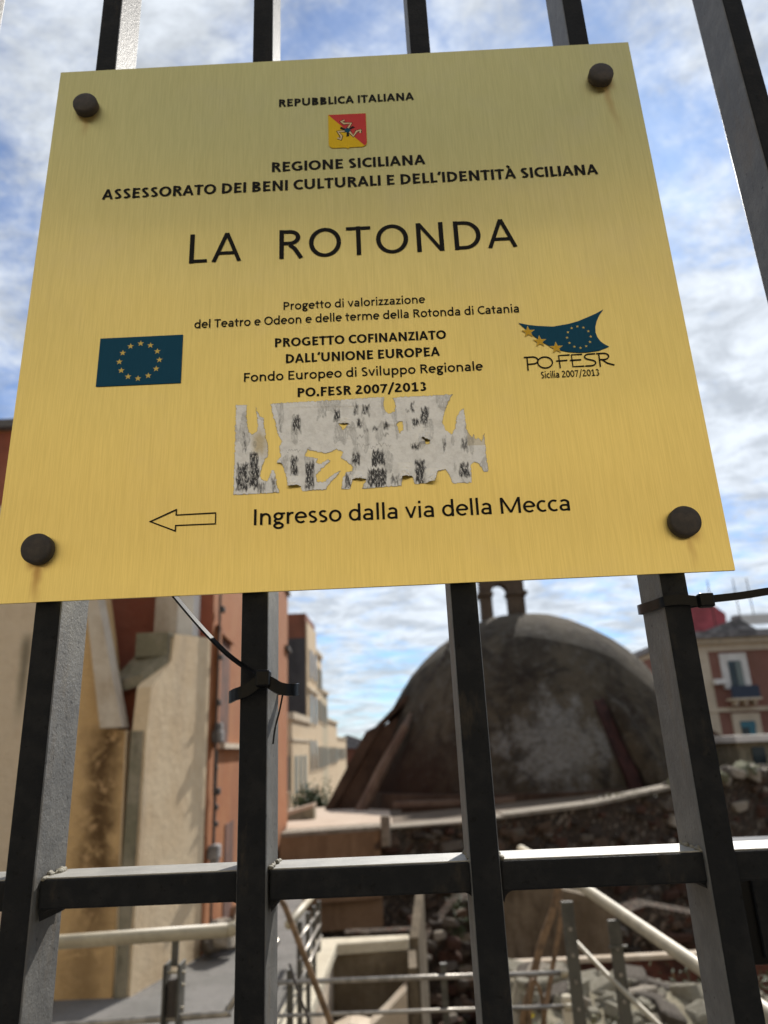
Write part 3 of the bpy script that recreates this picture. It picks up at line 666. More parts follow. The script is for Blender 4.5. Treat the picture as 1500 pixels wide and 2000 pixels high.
for i in range(nu):
    for j in range(nv):
        u = 65+(i+.5)*st_; v = 45+(j+.5)*st_
        uj = u+4.5*noise.noise(Vector((u*.09, v*.09, 11))); vj = v+4.5*noise.noise(Vector((u*.09, v*.09, 17)))
        if (inside((uj, vj), PA) or inside((uj, vj), PB)) and not any(inside((uj, vj), h) for h in HO):
            fs_.append((vert(i, j), vert(i+1, j), vert(i+1, j+1), vert(i, j+1)))
pap = build('torn_label', vs_, fs_, M['paper'], sign, smooth=True, label='torn remains of a grey paper label with black print')
ca = pap.data.color_attributes.new('print', 'FLOAT_COLOR', 'POINT')
for i, c_ in enumerate(pr_): ca.data[i].color = c_
use = [0]*len(vs_)
for q in fs_:
    for i in q: use[i] += 1
ea = pap.data.attributes.new('torn_edge', 'FLOAT', 'POINT')
for i, u_ in enumerate(use): ea.data[i].value = 1.0 if u_ < 4 else 0.0

# ------------------------------------------------------------------ cable ties
ta = thing('cable_tie', 'black cable tie looped round the right bar with its tail leaving the frame', 'cable tie', (.19, 0.028, 1.636))
c4 = bars[4](1.64)
ZD = (0, 0, 1)
lp = smooth_path([(c4+.012, .001, 1.6335), (c4+.003, .0035, 1.6355), (c4-.006, .0035, 1.6355), (c4-.0105, .0060, 1.6350), (c4-.0118, .020, 1.6355), (c4-.0125, .045, 1.6375), (c4-.008, .054, 1.6385), (c4+.008, .054, 1.638), (c4+.0115, .045, 1.637), (c4+.0118, .015, 1.635), (c4+.014, .002, 1.6335)], 6)
MB().ribbon(lp, ZD, .0066, .0012).go('strap', M['tie'], ta)
MB().box(c4+.0105, c4+.0200, -.0048, .0022, 1.6290, 1.6382).go('head', M['tie'], ta, bevel=.0012)
MB().ribbon(smooth_path([(c4+.019, -.0015, 1.6343), (.225, -.004, 1.6352), (.250, -.006, 1.6375), (.300, -.007, 1.6400), (.335, -.004, 1.6380)], 6), (0, .15, 1), .0048, .0012).go('tail', M['tie'], ta)
tb = thing('cable_tie', 'black cable tie knotted round the left centre bar with a long thin tail', 'cable tie', (-.09, .028, 1.59))
c2 = bars[2](1.6)
MB().box(-.0915, -.0825, -.0060, .0035, 1.5905, 1.6015).go('head', M['tie'], tb, bevel=.0015)
MB().ribbon(smooth_path([(-.0900, -.0020, 1.5975), (-.110, -.001, 1.6120), (-.129, .0012, 1.6310), (-.148, .0042, 1.6525), (-.155, .0043, 1.661)], 6), (.3, 1, .4), .0040, .0014).go('tail', M['tie'], tb)
MB().ribbon(smooth_path([(-.0885, -.0012, 1.5955), (-.0960, .0000, 1.5905), (-.1020, .0005, 1.5880), (-.1065, .0040, 1.5872), (-.1115, .0120, 1.5862), (-.1110, .030, 1.5900), (-.107, .050, 1.5930), (-.092, .0545, 1.5935)], 6), ZD, .0076, .0016).go('strap', M['tie'], tb)
MB().ribbon(smooth_path([(-.0860, -.0015, 1.5955), (-.0815, -.0015, 1.5925), (-.0770, .0010, 1.5898), (-.0715, .0050, 1.5888), (-.0675, .0120, 1.5893), (-.0685, .022, 1.5905), (-.077, .050, 1.5930), (-.092, .0549, 1.5935)], 6), ZD, .0076, .0016).go('strap', M['tie'], tb)
MB().tube(smooth_path([(-.0765, .012, 1.588), (-.0785, .011, 1.577), (-.0812, .0100, 1.566), (-.0822, .008, 1.556)], 4), .0006, 8).go('shadow_strand', M['tie'], tb)  # dark strand standing in for the tie's shadow on the bar flank

# ------------------------------------------------------------------ handrails inside the site
hl = thing('handrail', 'beige pipe handrail crossing behind the left bars above the grey walkway', 'handrail', (-.7, 1.8, 0))
MB().tube([(-2.4, 1.83, 1.035), (-1.17, 1.8, 1.066), (-.515, 1.8, 1.083)], .0185, 18).go('pipe', M['steel'], hl, smooth=True)
MB().tube(smooth_path([(-.515, 1.8, 1.083), (-.495, 1.806, 1.088), (-.470, 1.84, 1.105), (-.40, 2.1, 1.185)], 5), .0185, 18).go('pipe_bend', M['steel'], hl, smooth=True)
MB().tube(smooth_path([(-2.4, 1.83, .80), (-1.14, 1.8, .862), (-.56, 1.8, .880), (-.515, 1.805, .888), (-.478, 1.83, .935), (-.40, 1.95, 1.02)], 5), .009, 12).go('lower_rod', M['steel_rod'], hl, smooth=True)
MB().box(-.673, -.655, 1.795, 1.805, 1.0, 1.068).go('post', M['post'], hl)
for s in (-1, 1):
    MB().box(-.664+s*.020-.0035, -.664+s*.020+.0035, 1.770, 1.830, -.002, 1.010).go('clamp_plate', M['post'], hl, bevel=.002)
for zz in (.985, .955, .90): MB().tube([(-.694, 1.80, zz), (-.634, 1.80, zz)], .0035, 10).go('bolt', M['steel'], hl, smooth=True)
MB().box(-.678, -.650, 1.785, 1.815, .88, .97).go('clamp_block', M['cable'], hl, bevel=.003)

hm = thing('handrail', 'thin brown rail slanting down beside the pale parapet in the middle', 'handrail', (-.25, 1.8, 0))
MB().tube([(-.40, 1.85, 1.185), (-.355, 1.8, 1.137), (-.230, 1.8, .850), (-.05, 1.8, .44)], .0085, 12).go('slanted_rod', M['rust_rod'], hm, smooth=True)
MB().tube([(-.345, 1.82, .99), (-.325, 1.82, .93), (-.27, 1.82, .80), (-.18, 1.82, .60)], .0035, 8).go('slanted_wire', M['cable'], hm, smooth=True)
hs = thing('handrail', 'stair railing with parallel pale rods running away beyond the parapet', 'handrail', (-.6, 4, 0))
MB().tube([(-.555, 3.2, .809), (-.80, 6.2, .42)], .022, 12).go('top_pipe', M['steel'], hs, smooth=True)
for (a, b) in (((-.520, 3.2, .735), (-.735, 6.0, .330)), ((-.505, 3.2, .665), (-.728, 6.0, .240)), ((-.500, 3.2, .590), (-.720, 6.0, .150))):
    MB().tube([a, b], .009, 10).go('rod', M['steel_rod'], hs, smooth=True)
for t in (0.12, .38, .64, .92):
    px = -.53-.20*t; py = 3.2+2.8*t; pz = .80-.39*t
    MB().box(px-.012, px+.012, py-.02, py+.02, -.1, pz).go('post', M['post'], hs)
hc = thing('handrail', 'two thin horizontal rails crossing above the excavation', 'handrail', (.0, 2.5, 0))
for za in (.763, .660):
    MB().tube([(-.62, 2.5, za+.003), (.545, 2.5, za-.003)], .0085 if za > .7 else .0065, 12).go('rail', M['steel_rod'], hc, smooth=True)
    MB().tube([(.53, 2.487, za-.003), (.556, 2.487, za-.003)], .012, 14).go('end_cap', M['steel'], hc, smooth=True)
MB().box(.10, .122, 2.511, 2.53, -1.9, .80).go('post', M['post'], hc)
MB().box(-.46, -.438, 2.511, 2.53, -1.9, .80).go('post', M['post'], hc)
hr = thing('handrail', 'thick cream pipe handrail descending towards the right with flat posts', 'handrail', (.7, 2, 0))
MB().tube([(.56, 3.4, 1.055), (.662, 2.6, 1.020), (.757, 1.7, .970), (.800, 1.3, .950), (.86, .8, .92)], .0195, 20).go('pipe', M['steel'], hr, smooth=True)
MB().tube([(.545, 2.4, .915), (.566, 2.3, .894), (.608, 2.1, .851), (.680, 1.9, .787), (.80, 1.6, .68)], .0075, 12).go('thin_rod', M['steel'], hr, smooth=True)
for (px, pt) in ((.522, 1.045), (.668, .985)):
    MB().box(px-.020, px+.020, 2.195, 2.207, -.3, pt).go('post', M['post'], hr, bevel=.002)
    for q in range(4): MB().tube([(px, 2.190, pt-.08-q*.075), (px, 2.196, pt-.08-q*.075)], .006, 10).go('bolt', M['steel_rod'], hr)
MB().box(.640, .700, 2.186, 2.194, .905, .913).go('clamp', M['post'], hr)
br_ = thing('iron_trestle', 'bent brown iron straps standing in the excavation behind the third bar', 'trestle', (.5, 2.9, 0))
MB().ribbon(smooth_path([(.66, 3.0, .98), (.60, 2.95, .86), (.529, 2.9, .748), (.47, 2.85, .62), (.415, 2.8, .50), (.36, 2.8, .2), (.34, 2.8, -.3)], 5), (1, .3, 0), .030, .008).go('strap', M['rust_rod'], br_)
MB().ribbon(smooth_path([(.66, 3.05, .98), (.64, 2.95, .86), (.58, 2.9, .70), (.53, 2.85, .58), (.495, 2.8, .50), (.44, 2.8, .2)], 5), (1, .3, 0), .018, .008).go('strap', M['rust_rod'], br_)
MB().ribbon(smooth_path([(.44, 2.80, .46), (.455, 2.80, .60), (.475, 2.80, .66), (.50, 2.80, .60), (.505, 2.80, .40)], 5), (0, 1, 0), .02, .012).go('hoop', M['rust_rod'], br_)
sp_ = thing('marker_post', 'short pale stone post beside the rubble', 'post', (.72, 3.5, 0))
MB().box(.700, .748, 3.47, 3.52, -.9, .405).go('shaft', M['concrete'], sp_, bevel=.012)
bb = thing('metal_cabinet', 'black metal cabinet behind the gate at the right edge', 'cabinet', (.48, .5, 0))
MB().box(.395, .80, .5, .62, 1.292, 1.415).go('body', M['tie'], bb, bevel=.003)
MB().box(.412, .79, .494, .4995, 1.300, 1.408).go('door', M['gate'], bb)
MB().tube([(.60, .56, 1.292), (.60, .56, -.0)], .03, 12).go('pedestal', M['gate'], bb)

# ------------------------------------------------------------------ left: buttressed wall and terracotta house
b1 = thing('wall_buttress', 'near cream and ochre buttress stained brown with a steep sloping coping', 'buttress', (-3, 5.4, 0))
poly1 = [(-6, 5.2, -1.0), (-2.075, 5.2, -1.0), (-2.085, 5.2, 0), (-2.125, 5.2, 1.77), (-2.30, 5.2, 1.80), (-2.50, 5.2, 2.77), (-2.68, 5.2, 3.62), (-6, 5.2, 3.78)]
m = Mat('stained_ochre_plaster', 0.93, spec=0.2); x, y, z = m.xyz()
a = m.noise(1.5, 6, 0.65); b = m.noise(8, 6, 0.72); e = m.noise(3.0, 5, 0.7, dist=0.6)
och = m.rng(m.math('ADD', x, m.math('ADD', m.math('MULTIPLY', b, 0.5), m.math('MULTIPLY', a, 0.5))), 0.62, 0.98)          # ochre towards the right edge (object space, origin x=-3)
c = m.mix(och, (.62, .50, .36), (.58, .38, .18))
c = m.mix(m.math('MULTIPLY', m.rng(b, 0.5, 0.7), 0.22), c, (.34, .22, .12))
sx1 = m.math('ABSOLUTE', m.math('SUBTRACT', m.math('ADD', x, m.math('MULTIPLY', m.math('SUBTRACT', e, 0.5), 0.35)), 0.73))
sm = m.math('MULTIPLY', m.rng(sx1, 0.0, 0.24, 1, 0), m.rng(m.math('ADD', z, m.math('MULTIPLY', b, .3)), 0.3, 1.1, 0.55, 1))
sm = m.math('MULTIPLY', sm, m.rng(z, 1.74, 1.85, 1, 0.25))
c = m.mix(m.math('MULTIPLY', m.math('MULTIPLY', sm, m.rng(m.noise(4.5, 7, .7, dist=.8), .30, .52)), 0.95), c, (.085, .045, .018))
c = m.mix(m.math('MULTIPLY', m.math('MULTIPLY', m.rng(b, 0.54, 0.66), sm), 0.8), c, (.62, .40, .20))
sx2 = m.math('ABSOLUTE', m.math('ADD', x, -0.03)); sg = m.math('MULTIPLY', m.rng(m.math('ADD', sx2, m.math('MULTIPLY', e, .06)), 0.03, 0.10, 1, 0), m.math('MULTIPLY', m.rng(z, 1.75, 2.2), m.rng(z, 2.45, 2.6, 1, 0)))
c = m.mix(m.math('MULTIPLY', sg, 0.8), c, (.14, .12, .08))
m.color(c); m.bump(b, 0.7, 0.03)
MB().prism(poly1, (0, .52, 0)).go('wall', m.m, b1)
MB().prism([(-2.125, 5.12, 1.79), (-2.29, 5.12, 1.79), (-2.485, 5.12, 2.74), (-2.70, 5.12, 3.78), (-2.62, 5.12, 3.80), (-2.385, 5.12, 2.76)], (0, .16, 0)).go('coping', M['coping'], b1)
MB().prism([(-2.078, 5.203, 0.0), (-2.128, 5.203, 1.77), (-2.128, 5.45, 1.77), (-2.078, 5.45, 0.0)], (.012, 0, 0)).go('side_render', M['pale'], b1)
MB().prism([(-2.070, 5.46, 0.0), (-2.115, 5.46, 1.74), (-2.115, 5.80, 1.74), (-2.070, 5.80, 0.0)], (.030, 0, 0)).go('mossy_edge', M['moss_stone'], b1)

b2 = thing('wall_buttress', 'pale plaster buttress further along with dark stepped coping on top', 'buttress', (-1.9, 5.8, 0))
s2 = [(-1.962, 5.21, -.02), (-1.742, 6.17, -.02), (-1.742, 6.17, 2.60), (-1.885, 5.545, 2.55), (-1.892, 5.515, 2.32), (-1.955, 5.24, 2.09), (-1.962, 5.21, 1.74)]
MB().prism(s2, (-.115, 0, 0)).go('wall', M['pale'], b2)
MB().box(-2.070, -1.985, 5.185, 5.205, -.02, 1.76).go('mossy_edge', M['moss_stone'], b2)
MB().prism([(-1.745, 6.18, 2.603), (-1.905, 5.50, 2.553), (-1.905, 5.50, 2.52), (-1.745, 6.18, 2.56)], (-.20, 0, 0)).go('top_coping', M['moss_stone'], b2)
MB().box(-2.19, -1.915, 5.47, 5.80, 2.36, 2.56).go('top_block', M['moss_stone'], b2)
MB().prism([(-1.91, 5.50, 2.40), (-2.22, 5.55, 2.38), (-2.34, 5.35, 2.14), (-2.05, 5.30, 2.20)], (0, 0, -.09)).go('middle_coping', M['moss_stone'], b2)
MB().box(-2.32, -1.975, 5.45, 5.70, 1.3, 2.12).go('inner_wall', M['redwall'], b2)
pi = thing('pilaster', 'pale square pilaster rising above the second buttress', 'pilaster', (-1.9, 5.9, 2.6))
MB().box(-2.215, -2.01, 5.97, 6.185, 2.52, 4.6).go('shaft', M['coping'], pi)
MB().box(-2.007, -1.86, 5.97, 6.185, 2.52, 4.6).go('lit_edge', M['white_trim'], pi)  # sunlit face of the shaft, its light painted as a whiter strip

th = thing('terracotta_house', 'tall terracotta plastered house with dark recesses and cables on its long side', 'house', (-2.2, 10, 0))
dA = Vector((-1.735, 6.2, 0)); dB = Vector((-2.385, 15.0, 0)); dd = (dB-dA).normalized(); dn = Vector((dd.y, -dd.x, 0))
def onD(s, z, o=0): p = dA+dd*s+dn*o; return (p.x, p.y, z)
MB().prism([onD(0, -1.8), onD(8.85, -1.8), onD(8.85, 4.86), onD(0, 4.86)], (-5, 0, 0)).go('wall', M['terra'], th)
MB().prism([(-7, 6.193, -1.5), (-1.742, 6.193, -1.5), (-1.742, 6.193, 4.84), (-7, 6.193, 4.84)], (0, .004, 0)).go('end_wall', M['redwall'], th)
MB().prism([onD(-.1, 4.863, .06), onD(8.95, 4.863, .06), onD(8.95, 4.95, .06), onD(-.1, 4.95, .06)], (-5.2, 0, 0)).go('roof', M['far_grey'], th)
def plate(s0, s1, z0, z1, name, mat, o0=.002, o1=.03, parent=th):
    a, b = onD(s0, z0, o0), onD(s1, z0, o0); return MB().prism([onD(s0, z0, o0), onD(s1, z0, o0), onD(s1, z1, o0), onD(s0, z1, o0)], dn*(o1-o0)).go(name, mat, parent)
w = plate(.22, 1.0, 1.66, 2.68, 'window', M['recess'], .002, .012)
plate(.12, .215, 1.62, 2.74, 'frame', M['terra'], .002, .05, w); plate(.12, 1.05, 2.685, 2.75, 'lintel', M['terra'], .002, .05, w)
w = plate(1.0, 1.55, 0.02, .90, 'door', M['recess'], .002, .012)
plate(.45, 3.2, 1.62, 1.67, 'sill_band', M['coping'], .002, .07)
MB().tube([onD(.10, -.0, .05), onD(.10, 1.2, .05), onD(.06, 1.25, .05), onD(.06, 4.7, .05)], .012, 8).go('cable', M['cable'], th)
MB().tube([onD(.17, .3, .04), onD(.15, 1.6, .05)], .010, 8).go('cable', M['cable'], th)
random.seed(11)
for zz, sz in ((.76, .10), (.70, .07), (1.25, .05), (1.12, .04), (1.72, .09), (1.80, .07), (2.02, .045), (2.44, .04), (2.90, .05), (.98, .035), (1.45, .03)):
    p = onD(.10+random.uniform(-.04, .08), zz, .06)
    MB().box(p[0]-sz*.5, p[0]+sz*.5, p[1]-sz*.7, p[1]+sz*.7, zz-sz*.6, zz+sz*.6).go('junction_box', M['far_grey'] if sz > .06 else M['cable'], th, bevel=sz*.2)
plate(8.0, 8.84, 3.6, 3.66, 'sill_band', M['cable'], .002, .08)

# ------------------------------------------------------------------ far street on the left
f1 = thing('far_house', 'small cream house with tall openings in front of the dark tower house', 'house', (-4.5, 27, 0), 'houses far down the street')
MB().box(-7.5, -4.06, 27.0, 32.0, -1.8, 2.75).go('wall', M['pale'], f1)
MB().box(-7.6, -3.98, 26.9, 32.1, 2.753, 3.0).go('cornice', M['trim'], f1)
MB().box(-7.6, -4.02, 26.95, 32.05, 1.98, 2.1).go('string_course', M['trim'], f1)
for xx in (-4.20, -4.42, -4.64, -4.86):
    w = MB().box(xx-.055, xx+.055, 26.96, 26.998, 0.1, 1.45).go('window', M['shutter'], f1)
for yy in (28, 29.3, 30.6):
    MB().box(-4.057, -4.03, yy-.3, yy+.3, 0.1, 1.45).go('window', M['shutter'], f1)
f2 = thing('far_house', 'tall narrow house with a blind dark grey side and brown red top', 'house', (-5.5, 37, 0), 'houses far down the street')
MB().box(-9, -4.80, 36.8, 41, -1.8, 7.25).go('wall', M['black_side'], f2)
MB().box(-9, -4.80, 36.8, 41, 7.253, 8.55).go('top_wall', M['brownred'], f2)
MB().box(-4.797, -4.72, 36.83, 41, -1.8, 8.1).go('front_render', M['pale'], f2)
for zz in (.6, 2.9, 5.2):
    for yy in (38, 39.8):
        w = MB().box(-4.717, -4.66, yy-.4, yy+.4, zz, zz+1.6).go('window', M['trim'], f2)
        MB().box(-4.657, -4.64, yy-.3, yy+.3, zz+.1, zz+1.5).go('pane', M['glass'], w)
MB().box(-4.795, -4.60, 36.9, 41, 4.6, 4.75).go('balcony', M['trim'], f2)
far = [(41.1, 44.4, -4.80, 7.0, 'second far cream house stepping down behind the dark tower house'), (44.5, 50, -5.02, 5.2, 'third far cream house of the street row'), (50.2, 62, -5.45, 3.7, 'fourth far cream house of the street row'), (63, 95, -7.2, 2.9, 'last pale house at the far end of the street')]
for i, (ya, yb, xf, h, lab) in enumerate(far):
    f_ = thing('far_house', lab, 'house', (xf, ya, 0), 'houses far down the street')
    MB().box(xf-6, xf, ya, yb, -1.8, h).go('wall', M['pale'] if i != 1 else M['ochre'], f_)
    MB().box(xf-6.1, xf+.12, ya-.05, yb, h+.003, h+.2).go('cornice', M['trim'], f_)
    for zz in (.6, 3.2, 5.0):
        if zz+1.3 > h: continue
        k = 0
        while ya+1.0+k*1.6 < yb-.6:
            w = MB().box(xf+.003, xf+.08, ya+.5+k*1.6, ya+1.2+k*1.6, zz, zz+1.3).go('window', M['trim'], f_)
            MB().box(xf+.083, xf+.10, ya+.6+k*1.6, ya+1.1+k*1.6, zz+.1, zz+1.2).go('pane', M['shutter'], w); k += 1
f_ = thing('far_house', 'distant brown roofed house closing the street beside the dome', 'house', (-9, 130, 0), 'houses far down the street')
MB().box(-16, -4, 130, 140, -1.8, 1.9).go('wall', M['brownred'], f_)
MB().prism([(-16.5, 129.5, 1.903), (-3.5, 129.5, 1.903), (-9.5, 129.5, 4.2)], (0, 11, 0)).go('roof', M['far_grey'], f_)

# bush beyond the terrace
def foliage(name, label, cat, loc, rad, n, size, mat, parent=None, seed=1):
    random.seed(seed); v = []; fs = []
    for i in range(n):
        d = Vector((random.gauss(0, .42), random.gauss(0, .42), random.gauss(0, .40)))
        p = Vector((d.x*rad[0], d.y*rad[1], d.z*rad[2]))+Vector(loc)
        a = Vector((random.uniform(-1, 1), random.uniform(-1, 1), random.uniform(-1, 1))).normalized(); b = a.cross(Vector((random.uniform(-1, 1), .3, 1))).normalized()
        s = size*random.uniform(.6, 1.4); k = len(v)
        v += [p-a*s, p+b*s*.4, p+a*s, p-b*s*.4]; fs.append((k, k+1, k+2, k+3))
    return build(name, v, fs, mat, parent)
bu = thing('bush', 'grey green bush in front of the far cream houses', 'bush', (-3.1, 26, -1.2))
foliage('foliage', '', '', (-3.15, 25.5, -.1), (.75, .8, .62), 1500, .085, M['leaf'], bu)
MB().tube([(-3.1, 25.5, -1.8), (-3.15, 25.5, -.6), (-3.1, 25.5, .1)], [.06, .04, .015], 8).go('trunk', M['rust_rod'], bu)
gar = thing('garden_fence', 'cream balustrade in front of the small far house', 'fence', (-4.3, 24, 0))
MB().box(-5.6, -3.6, 24, 24.12, .30, .38).go('top_rail', M['trim'], gar)
for k in range(9): MB().box(-5.5+k*.22, -5.42+k*.22, 24.02, 24.10, -.45, .30).go('baluster', M['trim'], gar)
MB().box(-5.6, -3.6, 24, 24.12, -1.8, -.45).go('plinth', M['trim'], gar)

# ------------------------------------------------------------------ terrace with rubble wall
WL = [(-1.95, 11.5, .325), (-.434, 11.8, .337), (.938, 12.2, .345), (1.608, 12.5, .370), (3.2, 13.0, .447), (5.011, 14.0, .617), (7.6, 15.5, .79), (12, 18.5, 1.0)]
tw = thing('terrace_wall', 'dark rubble stone wall below the dome with a pale capping', 'wall', (2, 12.5, -1.8))
mb = MB()
for i in range(len(WL)-1):
    a, b = WL[i], WL[i+1]
    for q in range(1):
        mb.add([(a[0], a[1], -1.9), (b[0], b[1], -1.9), (b[0], b[1], b[2]), (a[0], a[1], a[2]), (a[0], a[1]+.5, -1.9), (b[0], b[1]+.5, -1.9), (b[0], b[1]+.5, b[2]), (a[0], a[1]+.5, a[2])],
               [(0, 1, 2, 3), (5, 4, 7, 6), (3, 2, 6, 7)])
mb.go('core', M['rubble'], tw)
for i in range(len(WL)-1):
    a, b = WL[i], WL[i+1]; d = Vector((b[0]-a[0], b[1]-a[1], b[2]-a[2])); nn = Vector((d.y, -d.x, 0)).normalized()*.07
    pa = Vector(a)+nn; pb = Vector(b)+nn; th_ = .035 if 0 < i < 3 else .060
    MB().prism([pa+Vector((0, 0, .003)), pb+Vector((0, 0, .003)), pb+Vector((0, 0, th_)), pa+Vector((0, 0, th_))], (0, .62, 0)).go('capping', M['capstone'], tw)
# tan rendered stretch at the left end
a, b = Vector(WL[0]), Vector(WL[1])
MB().prism([(a.x, a.y-.02, -1.0), (b.x+.02, b.y-.02, -1.0), (b.x+.02, b.y-.02, b.z), (a.x, a.y-.02, a.z)], (0, -.05, 0)).go('render', M['tan'], tw)
MB().prism([(a.x, a.y-.08, -.60), (b.x, b.y-.08, -.60), (b.x, b.y-.08, -.50), (a.x, a.y-.08, -.50)], (0, -.10, 0)).go('ledge', M['tan'], tw)
MB().box(-.40, -.25, 11.66, 11.80, .10, .55).go('pier', M['capstone'], tw, bevel=.02)
# stones: chamfered jittered blocks, meshes shared
stone_mats = []
for nm, c1, c2 in (('dark_basalt_stone', (.075, .058, .046), (.05, .04, .032)), ('brown_stone', (.15, .10, .07), (.10, .07, .048)), ('grey_stone', (.18, .155, .125), (.12, .10, .082)), ('reddish_stone', (.11, .058, .04), (.075, .04, .028)), ('pale_stone', (.44, .38, .31), (.32, .28, .22))):
    stone_mats.append(plaster(nm, c1, c2, tuple(q*.5 for q in c2), 6, .5, .8, streak=False))
def stone_mesh(seed, mat, name='stone'):
    random.seed(seed); bm = bmesh.new(); bmesh.ops.create_cube(bm, size=1)
    for v in bm.verts: v.co += Vector([random.uniform(-.17, .17) for _ in range(3)])
    bmesh.ops.bevel(bm, geom=bm.edges[:], offset=.14, segments=1, affect='EDGES')
    for v in bm.verts: v.co += Vector([random.uniform(-.03, .03) for _ in range(3)])
    me = bpy.data.meshes.new(name); bm.to_mesh(me); bm.free(); me.materials.append(mat)
    return me
SM = {k: [stone_mesh(k*10+j, stone_mats[k]) for j in range(3)] for k in range(5)}
def put_stone(p, dims, k, parent, rz=0, tilt=.1, name='stone'):
    o = bpy.data.objects.new(name, random.choice(SM[k])); COL.objects.link(o); o.parent = parent
    o.location = Vector(p)-wloc(parent); o.scale = dims
    o.rotation_euler = (random.uniform(-tilt, tilt), random.uniform(-tilt, tilt), rz+random.uniform(-tilt, tilt)); return o
random.seed(21)
for q in range(290):
    i = random.choices(range(1, 6), (1.4, .8, 1.8, 2.2, 2.0))[0]; a, b = Vector(WL[i]), Vector(WL[i+1]); rz = math.atan2(b.y-a.y, b.x-a.x)
    p = a.lerp(b, random.random()); zz = random.uniform(-1.3, p.z-.08); s_ = random.choice((.07, .09, .12, .12, .17, .22))
    put_stone((p.x, p.y-.0, zz), (s_*random.uniform(1.0, 1.9), random.uniform(.10, .20), s_*random.uniform(.6, .95)), random.choices(range(5), (5, 6, 4, 3, .7))[0], tw, rz, .3)
# terrace top in front of the dome
build('terrace_floor', [(-1.95, 11.9, .27), (-.434, 12.2, .28), (-.2, 12.3, .28), (-.6, 26, -.25), (-4.1, 26.5, -.25), (-2.6, 16.5, .16)], [tuple(range(6))], M['roof'], kind='structure')
build('dark_terrace_floor', [(-.2, 12.304, .275), (.938, 12.6, .285), (3.2, 13.5, .33), (5.011, 14.5, .45), (7.6, 15.9, .6), (13, 19, .7), (14, 30, .45), (-.596, 26, -.25)], [tuple(range(8))], M['dirt'], kind='structure')
lw_ = thing('low_wall', 'low pinkish wall beside the terracotta house beyond the terrace', 'wall', (-2.2, 16, 0))
MB().prism([(-2.7, 16.0, .24), (-2.02, 16.4, .40), (-2.02, 16.4, .47), (-2.7, 16.0, .33)], (0, .5, 0)).go('capping', M['roof'], lw_)
MB().prism([(-2.7, 16.05, -.3), (-2.02, 16.45, -.3), (-2.02, 16.45, .397), (-2.7, 16.05, .237)], (0, .4, 0)).go('base', M['moss_stone'], lw_)

# ------------------------------------------------------------------ the dome
DC = Vector((4.2, 24, 0))
dm = thing('domed_church', 'large dark weathered dome with buttresses and a small belfry on top', 'church', DC)
prof = [(0, 5.72), (.5, 5.70), (1.2, 5.58), (1.8, 5.36), (2.4, 5.03), (2.95, 4.66), (3.4, 4.27), (3.8, 3.83), (4.1, 3.38), (4.4, 2.9), (4.62, 2.42), (4.8, 1.98), (4.95, 1.55), (5.1, 1.05), (5.2, .6), (5.28, .1), (5.3, -.5)]
n = 72; v = [(DC.x, DC.y, 5.72)]; fs = []
for r_, z_ in prof[1:]: 
    for k in range(n):
        a = 2*math.pi*k/n; rr = r_*(1+.012*noise.noise(Vector((math.cos(a)*2, math.sin(a)*2, z_*.8))))
        v.append((DC.x+rr*math.cos(a), DC.y+rr*math.sin(a), z_))
for k in range(n): fs.append((0, 1+k, 1+(k+1) % n))
for i in range(len(prof)-2):
    for k in range(n): fs.append((1+i*n+k, 1+(i+1)*n+k, 1+(i+1)*n+(k+1) % n, 1+i*n+(k+1) % n))
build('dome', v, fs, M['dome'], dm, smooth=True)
MB().tube([(DC.x, DC.y, .35), (DC.x, DC.y, -.6)], [5.55, 5.55], 48).go('drum', M['dome_dark'], dm)
# left raking buttress
def rake(name, pts, d, mat): return MB().prism(pts, d).go(name, mat, dm)
rake('buttress', [(-2.55, 22.3, -.5), (1.2, 22.3, -.5), (1.4, 22.3, 3.3), (-.75, 22.3, 2.12), (-1.08, 22.3, 2.02)], (0, 1.3, 0), M['dome_dark'])
MB().prism([(-2.65, 22.2, -.5), (-2.40, 22.2, -.5), (-.60, 22.2, 2.25), (.35, 22.2, 3.05), (.15, 22.2, 3.10), (-.80, 22.2, 2.22), (-1.10, 22.2, 2.08)], (0, 1.5, 0)).go('buttress_coping', M['dome_dark'], dm)
MB().tube([(-1.5, 21.0, -.5), (-.62, 21.0, 1.0), (.12, 21.2, 2.15), (.30, 21.6, 2.5)], [.18, .17, .13, .06], 8).go('buttress_edge', M['dome_edge'], dm)
rake('buttress', [(10.9, 22.5, .1), (8.4, 22.5, -.5), (8.4, 22.5, 2.4), (9.2, 22.5, 1.9), (11.3, 22.5, .45)], (0, 1.4, 0), M['dome_dark'])
# curved near buttress on the right flank of the dome (shadow line beside it laid on as a dark strip)
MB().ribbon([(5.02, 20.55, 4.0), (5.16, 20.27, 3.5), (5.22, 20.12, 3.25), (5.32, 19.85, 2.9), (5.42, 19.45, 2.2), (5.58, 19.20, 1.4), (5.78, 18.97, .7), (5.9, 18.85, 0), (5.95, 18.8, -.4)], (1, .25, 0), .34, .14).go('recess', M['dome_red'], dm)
MB().tube([(5.62, 19.95, 2.9), (5.85, 19.4, 2.2), (6.1, 19.2, 1.4), (6.35, 19.05, .7), (6.55, 19, -.3)], [.04, .22, .30, .34, .38], 10).go('rib', M['dome'], dm, smooth=True)
for p in ((1.65, 22.41, 4.58), (1.51, 21.96, 4.32), (1.39, 21.82, 4.1), (1.24, 21.73, 3.88), (1.1, 21.66, 3.68), (.98, 21.56, 3.48)):
    MB().tube([(p[0], p[1]-.03, p[2]), (p[0], p[1]+.3, p[2])], .085, 8).go('vent_hole', M['cable'], dm)
MB().box(1.3, 5.6, 18.55, 18.75, -.1, .02).go('ledge', M['dome_edge'], dm)
MB().box(-.3, 2.7, 18.3, 18.5, .18, .30).go('ledge', M['dome_edge'], dm)
